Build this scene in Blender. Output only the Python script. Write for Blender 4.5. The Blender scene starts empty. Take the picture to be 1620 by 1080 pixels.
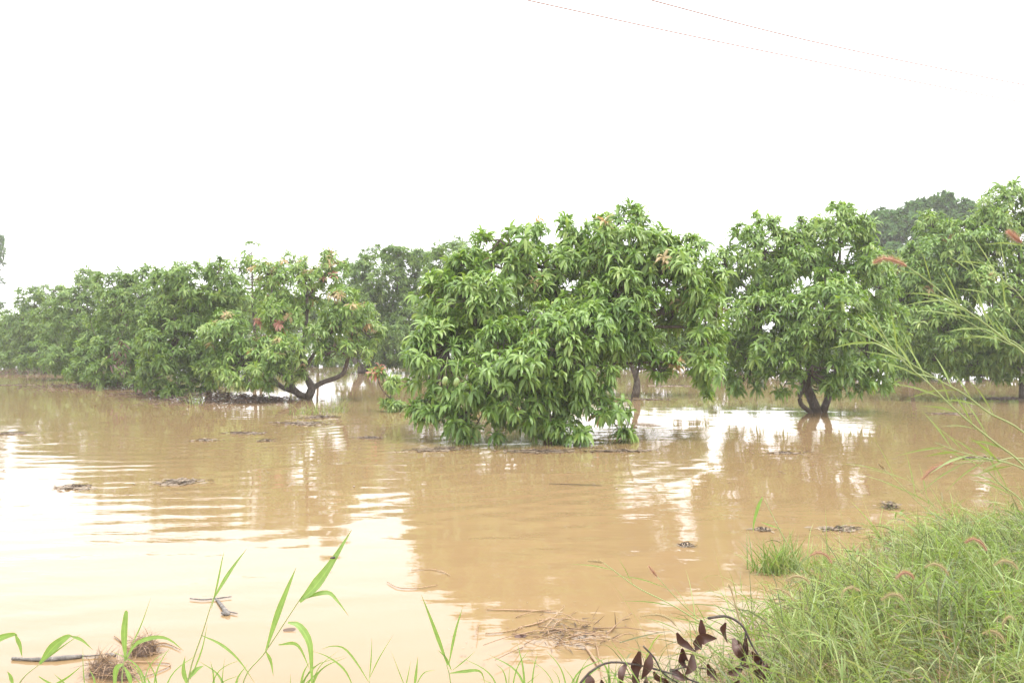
import bpy, math, random
import numpy as np
from mathutils import Vector
random.seed(7); RNG = np.random.default_rng(7)
SC = bpy.context.scene
# ------------------------------------------------------------------ camera
FPX, HZ, EYE = 1260.0, 535.0, 1.6           # focal length in photo pixels, horizon row, eye height above the water
cam = bpy.data.cameras.new("camera"); camo = bpy.data.objects.new("camera", cam)
SC.collection.objects.link(camo); SC.camera = camo
cam.sensor_width = 36; cam.lens = 28.0; cam.clip_start = 0.05; cam.clip_end = 2000
camo.location = (0, 0, EYE); camo.rotation_euler = (math.radians(90 - math.degrees(math.atan(5 / FPX))), 0, 0)
# ------------------------------------------------------------------ sky, sun, exposure
SUN_EL, SUN_AZ = math.radians(70), math.radians(125)      # azimuth measured from +Y towards +X
SKY_STRENGTH, CLOUD, EXPOSURE = 0.1, 11.0, 1.35
w = bpy.data.worlds.new("World"); SC.world = w; w.use_nodes = True
nt = w.node_tree; nt.nodes.clear()
wo = nt.nodes.new('ShaderNodeOutputWorld'); bg = nt.nodes.new('ShaderNodeBackground')
sky = nt.nodes.new('ShaderNodeTexSky'); sky.sky_type = 'NISHITA'; sky.sun_disc = False
sky.sun_elevation = SUN_EL; sky.sun_rotation = SUN_AZ; sky.dust_density = 3
geo = nt.nodes.new('ShaderNodeTexCoord'); sep = nt.nodes.new('ShaderNodeSeparateXYZ')
mr = nt.nodes.new('ShaderNodeMapRange'); mr.inputs[1].default_value = 0; mr.inputs[2].default_value = 1
mr.inputs[3].default_value = 0.9; mr.inputs[4].default_value = 1.55       # overcast dome, brighter overhead
cmul = nt.nodes.new('ShaderNodeVectorMath'); cmul.operation = 'SCALE'; cmul.inputs[0].default_value = (CLOUD, CLOUD * 1.0, CLOUD * 1.02)
mix = nt.nodes.new('ShaderNodeMix'); mix.data_type = 'RGBA'; mix.inputs[0].default_value = 0.9
L = nt.links.new
L(geo.outputs['Generated'], sep.inputs[0]); L(sep.outputs[2], mr.inputs[0]); L(mr.outputs[0], cmul.inputs['Scale'])
L(sky.outputs[0], mix.inputs[6]); L(cmul.outputs[0], mix.inputs[7]); L(mix.outputs[2], bg.inputs[0])
bg.inputs[1].default_value = SKY_STRENGTH; L(bg.outputs[0], wo.inputs[0])
sun = bpy.data.lights.new("sun", 'SUN'); suno = bpy.data.objects.new("sun", sun); SC.collection.objects.link(suno)
sun.energy = 1.5; sun.angle = math.radians(14); sun.color = (1, 0.95, 0.87)
sd = Vector((math.sin(SUN_AZ) * math.cos(SUN_EL), math.cos(SUN_AZ) * math.cos(SUN_EL), math.sin(SUN_EL)))
suno.rotation_euler = sd.to_track_quat('Z', 'Y').to_euler(); suno.location = (0, 0, 30)
SC.view_settings.view_transform = 'Standard'; SC.view_settings.look = 'None'
SC.view_settings.exposure = EXPOSURE; SC.view_settings.gamma = 1
SC.view_settings.use_curve_mapping = False
try:
    SC.render.engine = 'CYCLES'; SC.cycles.max_bounces = 8; SC.cycles.transmission_bounces = 4; SC.cycles.volume_bounces = 1
    SC.cycles.use_denoising = True
except Exception: pass

# ------------------------------------------------------------------ helpers
COL = SC.collection
def P(px, py, d): return np.array([(px - 810) / FPX * d, d, EYE + (HZ - py) / FPX * d])
def G(px, py): return P(px, py, EYE * FPX / (py - HZ)) * np.array([1, 1, 0])       # point on the water
def tag(o, label=None, cat=None, group=None, kind=None):
    if label: o['label'] = label
    if cat: o['category'] = cat
    if group: o['group'] = group
    if kind: o['kind'] = kind
    return o
def link(o, parent=None):
    COL.objects.link(o)
    if parent: o.parent = parent
    return o
def empty(name, loc):
    o = bpy.data.objects.new(name, None); o.empty_display_size = .2; COL.objects.link(o); o.location = tuple(loc); return o
def mesh_obj(name, V, F, mats, parent=None, origin=None, midx=None, smooth=True, loc=None):
    """V (n,3); F (m,4) or (m,3) index array; one mesh object"""
    V = np.asarray(V, float)
    if origin is not None: V = V - np.asarray(origin)
    F = np.asarray(F, np.int32); k = F.shape[1]
    me = bpy.data.meshes.new(name)
    me.vertices.add(len(V)); me.vertices.foreach_set('co', V.astype(np.float32).ravel())
    me.loops.add(F.size); me.loops.foreach_set('vertex_index', F.ravel())
    me.polygons.add(len(F)); me.polygons.foreach_set('loop_start', np.arange(0, F.size, k, dtype=np.int32))
    if not isinstance(mats, (list, tuple)): mats = [mats]
    for m in mats: me.materials.append(m)
    if midx is not None: me.polygons.foreach_set('material_index', np.asarray(midx, np.int32))
    me.polygons.foreach_set('use_smooth', np.full(len(F), smooth))
    me.update(calc_edges=True)
    o = bpy.data.objects.new(name, me); link(o, parent)
    if loc is not None: o.location = tuple(loc)
    return o
class Buf:
    """collects quads"""
    def __init__(s): s.V = []; s.F = []; s.M = []; s.n = 0
    def add(s, V, F, m=0):
        s.V.append(V); s.F.append(np.asarray(F) + s.n); s.M.append(np.full(len(F), m)); s.n += len(V)
    def obj(s, name, mats, parent=None, origin=None, smooth=True, loc=None):
        return mesh_obj(name, np.concatenate(s.V), np.concatenate(s.F), mats, parent, origin, np.concatenate(s.M), smooth, loc)
def nrm(a): return a / (np.linalg.norm(a, axis=-1, keepdims=True) + 1e-9)
def spline(pts, n):
    """Catmull-Rom through pts"""
    p = np.asarray(pts, float)
    if len(p) == 2:
        t = np.linspace(0, 1, n)[:, None]; return p[0] * (1 - t) + p[1] * t
    q = np.vstack([2 * p[0] - p[1], p, 2 * p[-1] - p[-2]]); m = len(p) - 1; out = []
    for s in np.linspace(0, m, n):
        i = min(int(s), m - 1); t = s - i; a, b, c, d = q[i:i + 4]
        out.append(.5 * (2 * b + (c - a) * t + (2 * a - 5 * b + 4 * c - d) * t * t + (3 * b - a - 3 * c + d) * t ** 3))
    return np.array(out)
def tube(pts, radii, sides=8, rough=0.0):
    p = np.asarray(pts, float); n = len(p); r = np.interp(np.linspace(0, 1, n), np.linspace(0, 1, len(radii)), radii)
    T = nrm(np.gradient(p, axis=0)); ref = np.array([0, 0, 1.]) if abs(T[:, 2]).mean() < .9 else np.array([1., 0, 0])
    A = nrm(np.cross(T, ref)); B = np.cross(T, A); a = np.arange(sides) * 2 * math.pi / sides
    rr = r[:, None] * (1 + rough * RNG.normal(size=(n, sides)))
    V = p[:, None] + (A[:, None] * np.cos(a)[None, :, None] + B[:, None] * np.sin(a)[None, :, None]) * rr[:, :, None]
    i = np.arange(n - 1)[:, None] * sides; j = np.arange(sides)[None]; j2 = (j + 1) % sides
    F = np.stack([i + j, i + j2, i + sides + j2, i + sides + j], -1).reshape(-1, 4)
    V = np.vstack([V.reshape(-1, 3), p[0], p[-1]]); c0, c1 = n * sides, n * sides + 1
    jj = np.arange(0, sides, 2)
    cap = [[c0, (k + 2) % sides, (k + 1) % sides, k % sides] for k in jj] + [[c1, (n - 1) * sides + k % sides, (n - 1) * sides + (k + 1) % sides, (n - 1) * sides + (k + 2) % sides] for k in jj]
    return V, np.vstack([F, cap])
def blades(base, dirs, side, length, width, seg=4, droop=.3, fold=.25, two=True, prof='leaf', up=None):
    """vectorised leaf blades. base,dirs,side (n,3); length,width,droop (n,)"""
    n = len(base); P0 = base.copy(); d = nrm(dirs); out = []; st = (length / seg)[:, None]
    droop = np.broadcast_to(np.asarray(droop, float), (n,))[:, None]
    for k in range(seg + 1):
        t = k / seg
        if prof == 'leaf': wd = max(0.06, math.sin(math.pi * min(1, (t * .93 + .04)) ** .8)) ** .8
        else: wd = max(.03, (1 - t) ** .75) * min(1, .55 + t * 2.2)
        s = nrm(side - d * (side * d).sum(1, keepdims=True)); nn = np.cross(s, d)
        hw = (width / 2)[:, None] * wd
        if two: out.append(np.stack([P0 - s * hw + nn * hw * fold, P0, P0 + s * hw + nn * hw * fold], 1))
        else: out.append(np.stack([P0 - s * hw, P0 + s * hw], 1))
        P0 = P0 + d * st; d = nrm(d + np.array([0, 0, -1.]) * droop * (.6 + .8 * t))
    c = 3 if two else 2
    V = np.concatenate(out, 1).reshape(-1, 3); m = (seg + 1) * c
    f = []
    for k in range(seg):
        for j in range(c - 1):
            a = k * c + j; f.append([a, a + 1, a + c + 1, a + c])
    F = (np.arange(n)[:, None, None] * m + np.array(f)[None]).reshape(-1, 4)
    return V, F, len(f)
def ribbon3(a, b, r):
    d = nrm(b - a); u = nrm(np.cross(d, [0.3, .2, 1.])); v = np.cross(d, u); q = [u * r, (-u * .5 + v * .87) * r, (-u * .5 - v * .87) * r]
    return np.array([a + x for x in q] + [b + x * .6 for x in q]), np.array([[0, 1, 4, 3], [1, 2, 5, 4], [2, 0, 3, 5]])
def blob(center, r, n=10, m=7, noise=.12):
    th = np.linspace(0, math.pi, m); V = []; F = []
    for i, t in enumerate(th):
        for j in range(n):
            a = j * 2 * math.pi / n; k = 1 + noise * random.uniform(-1, 1) * (0 < i < m - 1)
            V.append([center[0] + r[0] * k * math.sin(t) * math.cos(a), center[1] + r[1] * k * math.sin(t) * math.sin(a), center[2] + r[2] * k * math.cos(t)])
    for i in range(m - 1):
        for j in range(n): F.append([i * n + j, i * n + (j + 1) % n, (i + 1) * n + (j + 1) % n, (i + 1) * n + j])
    return np.array(V), np.array(F)

# ------------------------------------------------------------------ materials
def mat(name):
    m = bpy.data.materials.new(name); m.use_nodes = True; n = m.node_tree.nodes
    return m, m.node_tree, n['Principled BSDF']
def ramp(t, fac, stops):
    r = t.nodes.new('ShaderNodeValToRGB'); e = r.color_ramp.elements
    e[0].position, e[0].color = stops[0][0], (*stops[0][1], 1); e[1].position, e[1].color = stops[-1][0], (*stops[-1][1], 1)
    for p, c in stops[1:-1]:
        x = e.new(p); x.color = (*c, 1)
    t.links.new(fac, r.inputs[0]); return r.outputs[0]
def noise_node(t, scale, detail=3, rough=.5, vec=None, dist=0):
    n = t.nodes.new('ShaderNodeTexNoise'); n.inputs['Scale'].default_value = scale; n.inputs['Detail'].default_value = detail
    n.inputs['Roughness'].default_value = rough; n.inputs['Distortion'].default_value = dist
    if vec is None:
        g = t.nodes.new('ShaderNodeNewGeometry'); vec = g.outputs['Position']
    t.links.new(vec, n.inputs['Vector']); return n.outputs[0]
def leafy(name, stops, trans=.35, rough=.38, tcol=(1.25, 1.3, .5), spec=.5):
    m, t, b = mat(name); g = t.nodes.new('ShaderNodeNewGeometry')
    nz = noise_node(t, 1.1, 2)
    mx = t.nodes.new('ShaderNodeMath'); mx.operation = 'MULTIPLY_ADD'; mx.inputs[1].default_value = .55
    sub = t.nodes.new('ShaderNodeMath'); sub.operation = 'MULTIPLY'; sub.inputs[1].default_value = .5
    t.links.new(nz, sub.inputs[0]); t.links.new(g.outputs['Random Per Island'], mx.inputs[0]); t.links.new(sub.outputs[0], mx.inputs[2])
    c = ramp(t, mx.outputs[0], stops)
    t.links.new(c, b.inputs['Base Color']); b.inputs['Roughness'].default_value = rough; b.inputs['Specular IOR Level'].default_value = spec
    bp = t.nodes.new('ShaderNodeBump'); bp.inputs['Strength'].default_value = .25; bp.inputs['Distance'].default_value = .004
    t.links.new(noise_node(t, 60, 2), bp.inputs['Height']); t.links.new(bp.outputs[0], b.inputs['Normal'])
    tr = t.nodes.new('ShaderNodeBsdfTranslucent'); vm = t.nodes.new('ShaderNodeVectorMath'); vm.operation = 'MULTIPLY'; vm.inputs[1].default_value = tcol
    t.links.new(c, vm.inputs[0]); t.links.new(vm.outputs[0], tr.inputs[0])
    ms = t.nodes.new('ShaderNodeMixShader'); ms.inputs[0].default_value = trans
    t.links.new(b.outputs[0], ms.inputs[1]); t.links.new(tr.outputs[0], ms.inputs[2])
    t.links.new(ms.outputs[0], t.nodes['Material Output'].inputs[0]); return m
M = {}
M['leaf'] = leafy('mango_leaf', [(.1, (.065, .135, .030)), (.4, (.135, .235, .048)), (.7, (.20, .305, .065)), (.98, (.29, .37, .10))])
M['leaf_dark'] = leafy('mango_leaf_dark', [(.1, (.06, .12, .030)), (.5, (.13, .215, .05)), (.95, (.21, .29, .075))], rough=.45, spec=.35)
M['leaf_young'] = leafy('mango_leaf_young', [(.1, (.15, .26, .06)), (.6, (.23, .33, .09)), (.95, (.33, .38, .12))], .4)
M['leaf_flush'] = leafy('mango_leaf_flush', [(.1, (.34, .30, .14)), (.6, (.45, .34, .18)), (.95, (.46, .38, .18))], .4, tcol=(1.2, .9, .6))
M['leaf_red'] = leafy('mango_leaf_red', [(.1, (.46, .22, .16)), (.6, (.58, .30, .24)), (.95, (.5, .36, .26))], .4, tcol=(1.2, .8, .7))
M['leaf_far'] = leafy('far_tree_leaf', [(.1, (.035, .085, .025)), (.5, (.065, .135, .035)), (.95, (.12, .20, .055))], .2, .6, spec=.15)
M['grass'] = leafy('grass_blade', [(.1, (.08, .12, .035)), (.45, (.17, .24, .07)), (.75, (.26, .31, .11)), (.98, (.42, .38, .21))], .35, .42, spec=.5)
M['grass_fresh'] = leafy('fresh_grass_blade', [(.1, (.15, .24, .055)), (.6, (.25, .35, .09)), (.95, (.34, .41, .15))], .4, .42, spec=.5)
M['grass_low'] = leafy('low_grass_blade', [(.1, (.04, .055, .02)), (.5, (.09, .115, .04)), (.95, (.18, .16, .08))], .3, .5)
M['blade'] = leafy('broad_grass_blade', [(.1, (.15, .25, .07)), (.6, (.20, .31, .095)), (.95, (.26, .36, .13))], .45, .45, spec=.4)
def blade_detail(m, brown):
    t = m.node_tree; b = t.nodes['Principled BSDF']; at = t.nodes.new('ShaderNodeAttribute'); at.attribute_name = 'blade'
    sx = t.nodes.new('ShaderNodeSeparateXYZ'); t.links.new(at.outputs['Vector'], sx.inputs[0])
    def mt(op, a, b2, c=None):
        x = t.nodes.new('ShaderNodeMath'); x.operation = op
        for i, v in enumerate((a, b2, c)):
            if v is None: continue
            if isinstance(v, (int, float)): x.inputs[i].default_value = v
            else: t.links.new(v, x.inputs[i])
        return x.outputs[0]
    vein = mt('SINE', mt('MULTIPLY', sx.outputs[0], 26), 0); rib = mt('LESS_THAN', mt('ABSOLUTE', sx.outputs[0], 0), .09)
    patch = noise_node(t, 45, 4, .6); k = mt('ADD', mt('MULTIPLY', vein, .09), mt('MULTIPLY_ADD', patch, .5, .72)); k = mt('ADD', k, mt('MULTIPLY', rib, .3))
    tip = t.nodes.new('ShaderNodeMapRange'); tip.inputs[1].default_value = .9; tip.inputs[2].default_value = 1.02
    t.links.new(mt('ADD', sx.outputs[1], mt('MULTIPLY_ADD', noise_node(t, 22, 3), .35, -.16)), tip.inputs[0])
    for l in [l for l in t.links if l.to_socket == b.inputs['Base Color'] or (l.to_node.bl_idname == 'ShaderNodeVectorMath')]:
        src, dst = l.from_socket, l.to_socket
        sc_ = t.nodes.new('ShaderNodeVectorMath'); sc_.operation = 'SCALE'; t.links.new(src, sc_.inputs[0]); t.links.new(k, sc_.inputs['Scale'])
        mx = t.nodes.new('ShaderNodeMix'); mx.data_type = 'RGBA'; t.links.new(tip.outputs[0], mx.inputs[0]); t.links.new(sc_.outputs[0], mx.inputs[6]); mx.inputs[7].default_value = (*brown, 1)
        t.links.new(mx.outputs[2], dst)
blade_detail(M['blade'], (.30, .22, .10))
M['stem'] = leafy('grass_stem', [(.1, (.16, .22, .07)), (.6, (.24, .30, .11)), (.95, (.32, .34, .17))], .1, .5)
M['straw'] = leafy('dry_straw', [(.1, (.20, .12, .07)), (.6, (.34, .22, .13)), (.95, (.45, .33, .22))], .2, .6)
M['seed'] = leafy('seed_bristle', [(.1, (.36, .19, .13)), (.6, (.48, .30, .21)), (.95, (.58, .44, .32))], .4, .6, tcol=(1.1, .9, .8))
M['seed_tan'] = leafy('seed_bristle_tan', [(.1, (.36, .28, .16)), (.6, (.46, .38, .22)), (.95, (.55, .48, .32))], .4, .6, tcol=(1.1, 1, .8))
M['dead'] = leafy('dead_leaf', [(.1, (.035, .018, .014)), (.6, (.075, .035, .026)), (.95, (.13, .06, .045))], .12, .5, tcol=(1.4, .8, .6))
M['litter'] = leafy('leaf_litter', [(.1, (.045, .03, .022)), (.6, (.10, .065, .045)), (.95, (.17, .11, .075))], .05, .7, tcol=(1, .9, .8))
M['scum'] = leafy('floating_scum', [(.1, (.10, .075, .05)), (.6, (.18, .135, .09)), (.95, (.29, .22, .15))], .05, .6, tcol=(1, 1, 1))
def bark(name, a, b_, c, wet=True):
    m, t, b = mat(name); tc = t.nodes.new('ShaderNodeNewGeometry'); mp = t.nodes.new('ShaderNodeMapping'); mp.inputs['Scale'].default_value = (14, 14, 5)
    t.links.new(tc.outputs['Position'], mp.inputs[0]); n = noise_node(t, 2.2, 8, .65, mp.outputs[0], .4)
    sz = t.nodes.new('ShaderNodeSeparateXYZ'); t.links.new(tc.outputs['Position'], sz.inputs[0])
    wob = t.nodes.new('ShaderNodeMath'); wob.operation = 'MULTIPLY_ADD'; wob.inputs[1].default_value = -.12; t.links.new(noise_node(t, 6, 3), wob.inputs[0]); t.links.new(sz.outputs[2], wob.inputs[2])
    wr = t.nodes.new('ShaderNodeMapRange'); wr.inputs[1].default_value = .02; wr.inputs[2].default_value = .09; wr.inputs[3].default_value = 1 if wet else 0; wr.inputs[4].default_value = 0; t.links.new(wob.outputs[0], wr.inputs[0])
    mx = t.nodes.new('ShaderNodeMix'); mx.data_type = 'RGBA'; t.links.new(wr.outputs[0], mx.inputs[0]); t.links.new(ramp(t, n, [(.3, a), (.55, b_), (.75, c)]), mx.inputs[6]); mx.inputs[7].default_value = (.05, .034, .02, 1)
    t.links.new(mx.outputs[2], b.inputs['Base Color']); b.inputs['Roughness'].default_value = .85
    bp = t.nodes.new('ShaderNodeBump'); bp.inputs['Strength'].default_value = .8; bp.inputs['Distance'].default_value = .02
    t.links.new(n, bp.inputs['Height']); t.links.new(bp.outputs[0], b.inputs['Normal']); return m
M['bark'] = bark('mango_bark', (.045, .035, .028), (.10, .08, .062), (.20, .17, .13))
M['bark_wet'] = bark('wet_bark', (.03, .024, .02), (.065, .05, .04), (.13, .11, .09))
M['stick'] = bark('driftwood', (.06, .055, .05), (.15, .135, .12), (.34, .32, .3), False)
m, t, b = mat('wire'); b.inputs['Base Color'].default_value = (.26, .15, .13, 1); b.inputs['Roughness'].default_value = .5; M['wire'] = m
m, t, b = mat('mango_skin'); g = noise_node(t, 9, 2)
t.links.new(ramp(t, g, [(.3, (.13, .20, .06)), (.7, (.22, .28, .09))]), b.inputs['Base Color']); b.inputs['Roughness'].default_value = .45; M['fruit'] = m
m, t, b = mat('insect'); b.inputs['Base Color'].default_value = (.05, .035, .03, 1); b.inputs['Roughness'].default_value = .4; M['insect'] = m
m, t, b = mat('white_marker'); b.inputs['Base Color'].default_value = (.7, .7, .7, 1); M['white'] = m
# mud
m, t, b = mat('mud'); n1 = noise_node(t, 3, 8, .6)
t.links.new(ramp(t, n1, [(.3, (.13, .09, .055)), (.6, (.22, .15, .09)), (.8, (.28, .20, .12))]), b.inputs['Base Color']); b.inputs['Roughness'].default_value = .8
bp = t.nodes.new('ShaderNodeBump'); bp.inputs['Distance'].default_value = .03; t.links.new(n1, bp.inputs['Height']); t.links.new(bp.outputs[0], b.inputs['Normal']); M['mud'] = m
# muddy flood water
m, t, b = mat('muddy_water'); M['water'] = m
g = t.nodes.new('ShaderNodeNewGeometry')
n1 = noise_node(t, .16, 4, .6, g.outputs['Position'], .6)
t.links.new(ramp(t, n1, [(.3, (.190, .125, .062)), (.7, (.217, .146, .075))]), b.inputs['Base Color'])
b.inputs['Roughness'].default_value = .012; b.inputs['IOR'].default_value = 1.33
def mapped(scale, rot):
    mp = t.nodes.new('ShaderNodeMapping'); mp.inputs['Scale'].default_value = scale; mp.inputs['Rotation'].default_value = (0, 0, math.radians(rot))
    t.links.new(g.outputs['Position'], mp.inputs[0]); return mp.outputs[0]
h1 = noise_node(t, 1, 2, .45, mapped((1.2, 3.2, 1), 24), .3)       # long swell wavelets
h2 = noise_node(t, 1, 3, .5, mapped((5, 15, 1), -8), .2)            # small ripples
h3 = noise_node(t, 1, 2, .5, mapped((.35, .5, 1), 30), .5)          # patches of ruffled and calm water
def math_(op, a, b2, c=None):
    x = t.nodes.new('ShaderNodeMath'); x.operation = op
    for i, v in enumerate((a, b2, c)):
        if v is None: continue
        if isinstance(v, (int, float)): x.inputs[i].default_value = v
        else: t.links.new(v, x.inputs[i])
    return x.outputs[0]
pm = t.nodes.new('ShaderNodeMapRange'); pm.inputs[1].default_value = .42; pm.inputs[2].default_value = .62; pm.inputs[3].default_value = .25; pm.inputs[4].default_value = 1.0
t.links.new(h3, pm.inputs[0])
wvm = t.nodes.new('ShaderNodeMapping'); wvm.inputs['Location'].default_value = (5.4, -17.0, 0); t.links.new(g.outputs['Position'], wvm.inputs[0])
wv_ = t.nodes.new('ShaderNodeTexWave'); wv_.wave_type = 'RINGS'; wv_.rings_direction = 'Z'; wv_.inputs['Scale'].default_value = .80; wv_.inputs['Distortion'].default_value = 5.5
wv_.inputs['Detail'].default_value = 2; wv_.inputs['Detail Scale'].default_value = .5; t.links.new(wvm.outputs[0], wv_.inputs['Vector'])
sp_ = t.nodes.new('ShaderNodeSeparateXYZ'); t.links.new(g.outputs['Position'], sp_.inputs[0])
sh = t.nodes.new('ShaderNodeMapRange'); sh.interpolation_type = 'SMOOTHSTEP'; sh.inputs[1].default_value = 9; sh.inputs[2].default_value = 19; sh.inputs[3].default_value = 1.0; sh.inputs[4].default_value = .22
t.links.new(sp_.outputs[1], sh.inputs[0])          # the water among the trees is sheltered from the wind
hh = math_('ADD', math_('ADD', math_('MULTIPLY', math_('MULTIPLY', h1, .012), pm.outputs[0]), math_('MULTIPLY', math_('MULTIPLY', wv_.outputs[1], .0030), pm.outputs[0])), math_('MULTIPLY', math_('MULTIPLY', h2, .0022), pm.outputs[0]))
bp = t.nodes.new('ShaderNodeBump'); bp.inputs['Strength'].default_value = 1; bp.inputs['Distance'].default_value = 1.0
t.links.new(math_('MULTIPLY', hh, sh.outputs[0]), bp.inputs['Height']); t.links.new(bp.outputs[0], b.inputs['Normal'])

# ------------------------------------------------------------------ setting: mud, water
SHORE = np.array([(-60, 2.2), (-3, 2.75), (-1, 2.9), (0.2, 3.15), (.75, 3.6), (1.5, 4.5), (3.1, 6.1), (5.1, 6.9), (9, 9.0), (60, 22)])
def ground_z(x, y):
    s = np.interp(x, SHORE[:, 0], SHORE[:, 1]); k = s - y           # >0 on the bank side
    z = np.where(k > 0, .22 * (1 - np.exp(-k / 1.1)), -np.minimum(.6, .22 * -k))
    return z + .02 * np.sin(x * 3.1) * np.cos(y * 2.3)
xs = np.concatenate([np.linspace(-300, -12, 25), np.linspace(-11, 13, 110), np.linspace(14, 300, 25)])
ys = np.concatenate([np.linspace(-60, -2, 8), np.linspace(-1.5, 14, 90), np.linspace(16, 420, 30)])
XX, YY = np.meshgrid(xs, ys); ZZ = ground_z(XX, YY); nx, ny = len(xs), len(ys)
ii = (np.arange(ny - 1)[:, None] * nx + np.arange(nx - 1)[None]).ravel()
o = mesh_obj('ground', np.stack([XX, YY, ZZ], -1).reshape(-1, 3), np.stack([ii, ii + 1, ii + nx + 1, ii + nx], -1), M['mud']); tag(o, kind='structure')
o = mesh_obj('water', [(-300, -60, 0), (300, -60, 0), (300, 420, 0), (-300, 420, 0)], [[0, 1, 2, 3]], M['water'], smooth=False); tag(o, kind='structure')

# ------------------------------------------------------------------ trees
class Tree: pass
TREES = []
def lobe_world(l, d):
    px, py, rx, ry, off = l[:5]; ry_d = l[5] if len(l) > 5 else None
    dd = d + off; c = P(px, py, dd); a, h = rx / FPX * dd, ry / FPX * dd
    return c, np.array([a, (ry_d if ry_d else a * .95), h])
def grow(name, label, base, d, lobes, stems, mats=(.80, .17, .03), leaf='leaf', leaf_len=.23, near=False, area=.33, sprays=300,
         flush=(), clump=(.26, .46), per=9, group='mango trees in the flooded orchard', cat='mango tree', wid=.047, zmin=.06, nleaf=(12, 17), droop=.70):
    T = Tree(); T.name, T.label, T.near, T.d, T.leaf, T.group, T.cat, T.maxs = name, label, near, d, leaf, group, cat, sprays
    T.base = P(base[0], base[1], d) * np.array([1, 1, 0])
    LW = [lobe_world(l, d) for l in lobes]; T.LW = LW
    T.stems = [(np.array([P(x, y, d + (o[0] if o else 0)) for x, y, *o in pts]), rad) for pts, rad in stems]
    W = []; C = []; CL = []
    for li, (c, r) in enumerate(LW):
        A = 4 * math.pi * ((r[0] * r[1]) ** 1.6 / 3 + (r[0] * r[2]) ** 1.6 / 3 + (r[1] * r[2]) ** 1.6 / 3) ** (1 / 1.6)
        n = max(6, int(A / area)); u = nrm(RNG.normal(size=(n, 3)))
        ph = RNG.uniform(0, 6, 3); bump = 1 + .10 * np.sin(u[:, 0] * 5 + ph[0]) * np.sin(u[:, 1] * 5 + ph[1]) + .08 * np.sin(u[:, 2] * 9 + ph[2])
        rr = (RNG.uniform(.72, 1.0, n) * bump)[:, None]
        # a tenth of the clumps fill the inside of the crown
        inn = RNG.random(n) < .22; rr[inn] *= RNG.uniform(.3, .8, (inn.sum(), 1))
        rc_ = np.minimum(RNG.uniform(*clump, n), r.min() * .6)
        p = c + u * (r - rc_[:, None] * .75) * rr
        ok = np.ones(n, bool)
        for lj, (c2, r2) in enumerate(LW):
            if lj != li:
                q = np.sqrt((((p - c2) / r2) ** 2).sum(1)); ok &= ~((q < .72) & (RNG.random(n) < .7))
        ok &= (p[:, 2] - rc_ * .3) > zmin
        # the far side of a crown that nobody sees needs less
        ok &= ~((u[:, 1] > .5) & (RNG.random(n) < .35))
        for pc, uu, rc in zip(p[ok], u[ok], rc_[ok]):
            k = max(4, int(per * (rc / .36) ** 1.6)); v = RNG.normal(size=(k, 3)) + uu * .9 + np.array([0, 0, .45]); v = nrm(v)
            q = pc + v * rc * RNG.uniform(.55, 1.05, (k, 1))
            ax = nrm(v * .75 + uu * .35 + np.array([0, 0, .45]) + RNG.normal(size=(k, 3)) * .25)
            W.append(q); C.append(ax); CL.append(np.repeat(pc[None], k, 0))
    T.W = np.concatenate(W); T.A = np.concatenate(C); T.C = np.concatenate(CL)
    keep = T.W[:, 2] > zmin; T.W, T.A, T.C = T.W[keep], T.A[keep], T.C[keep]
    n = len(T.W); zrel = (T.W[:, 2] - T.W[:, 2].min()) / np.ptp(T.W[:, 2])
    cr = RNG.random(n); T.mi = np.where(cr < mats[0] + .1 - .2 * zrel * .5, 0, np.where(cr < 1 - mats[2] * zrel, 1, 2))
    T.len = leaf_len * RNG.uniform(.75, 1.15, n); T.wid = wid; T.nleaf = nleaf; T.droop = droop
    px = 810 + T.W[:, 0] / T.W[:, 1] * FPX; py = HZ - (T.W[:, 2] - EYE) / T.W[:, 1] * FPX
    T.px, T.py = px, py
    for fx, fy, rad, mi in flush:
        dd = np.hypot(px - fx, py - fy) + 6 * (T.W[:, 1] - T.W[:, 1].min()); T.mi[np.argsort(dd)[:rad]] = mi
    T.flush = flush; TREES.append(T); return T
def leaves_for(T, idx, seg, two, fewer=1.0, wk=1.0):
    cnt = np.maximum(3, (RNG.integers(T.nleaf[0], T.nleaf[1] + 1, len(idx)) * fewer).astype(int)); k = np.repeat(idx, cnt); ow = np.repeat(np.arange(len(idx)), cnt); n = len(k)
    ax = T.A[k]; ref = nrm(RNG.normal(size=(n, 3))); rad = nrm(ref - ax * (ref * ax).sum(1, keepdims=True))
    th = np.radians(RNG.uniform(40, 104, n))[:, None]
    dr = ax * np.cos(th) + rad * np.sin(th)
    base = T.W[k] - ax * RNG.uniform(0, .10, n)[:, None]
    ln = T.len[k] * RNG.uniform(.65, 1.15, n)
    side = nrm(np.cross(dr, ax + RNG.normal(size=(n, 3)) * .35))
    V, F, f = blades(base, dr, side, ln, ln * wk * (T.wid / .23) * RNG.uniform(.8, 1.2, n), seg, RNG.uniform(.6, 1.4, n) * T.droop * (4 / seg) ** .7, two=two)
    return V, F, f, ow, k
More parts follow.
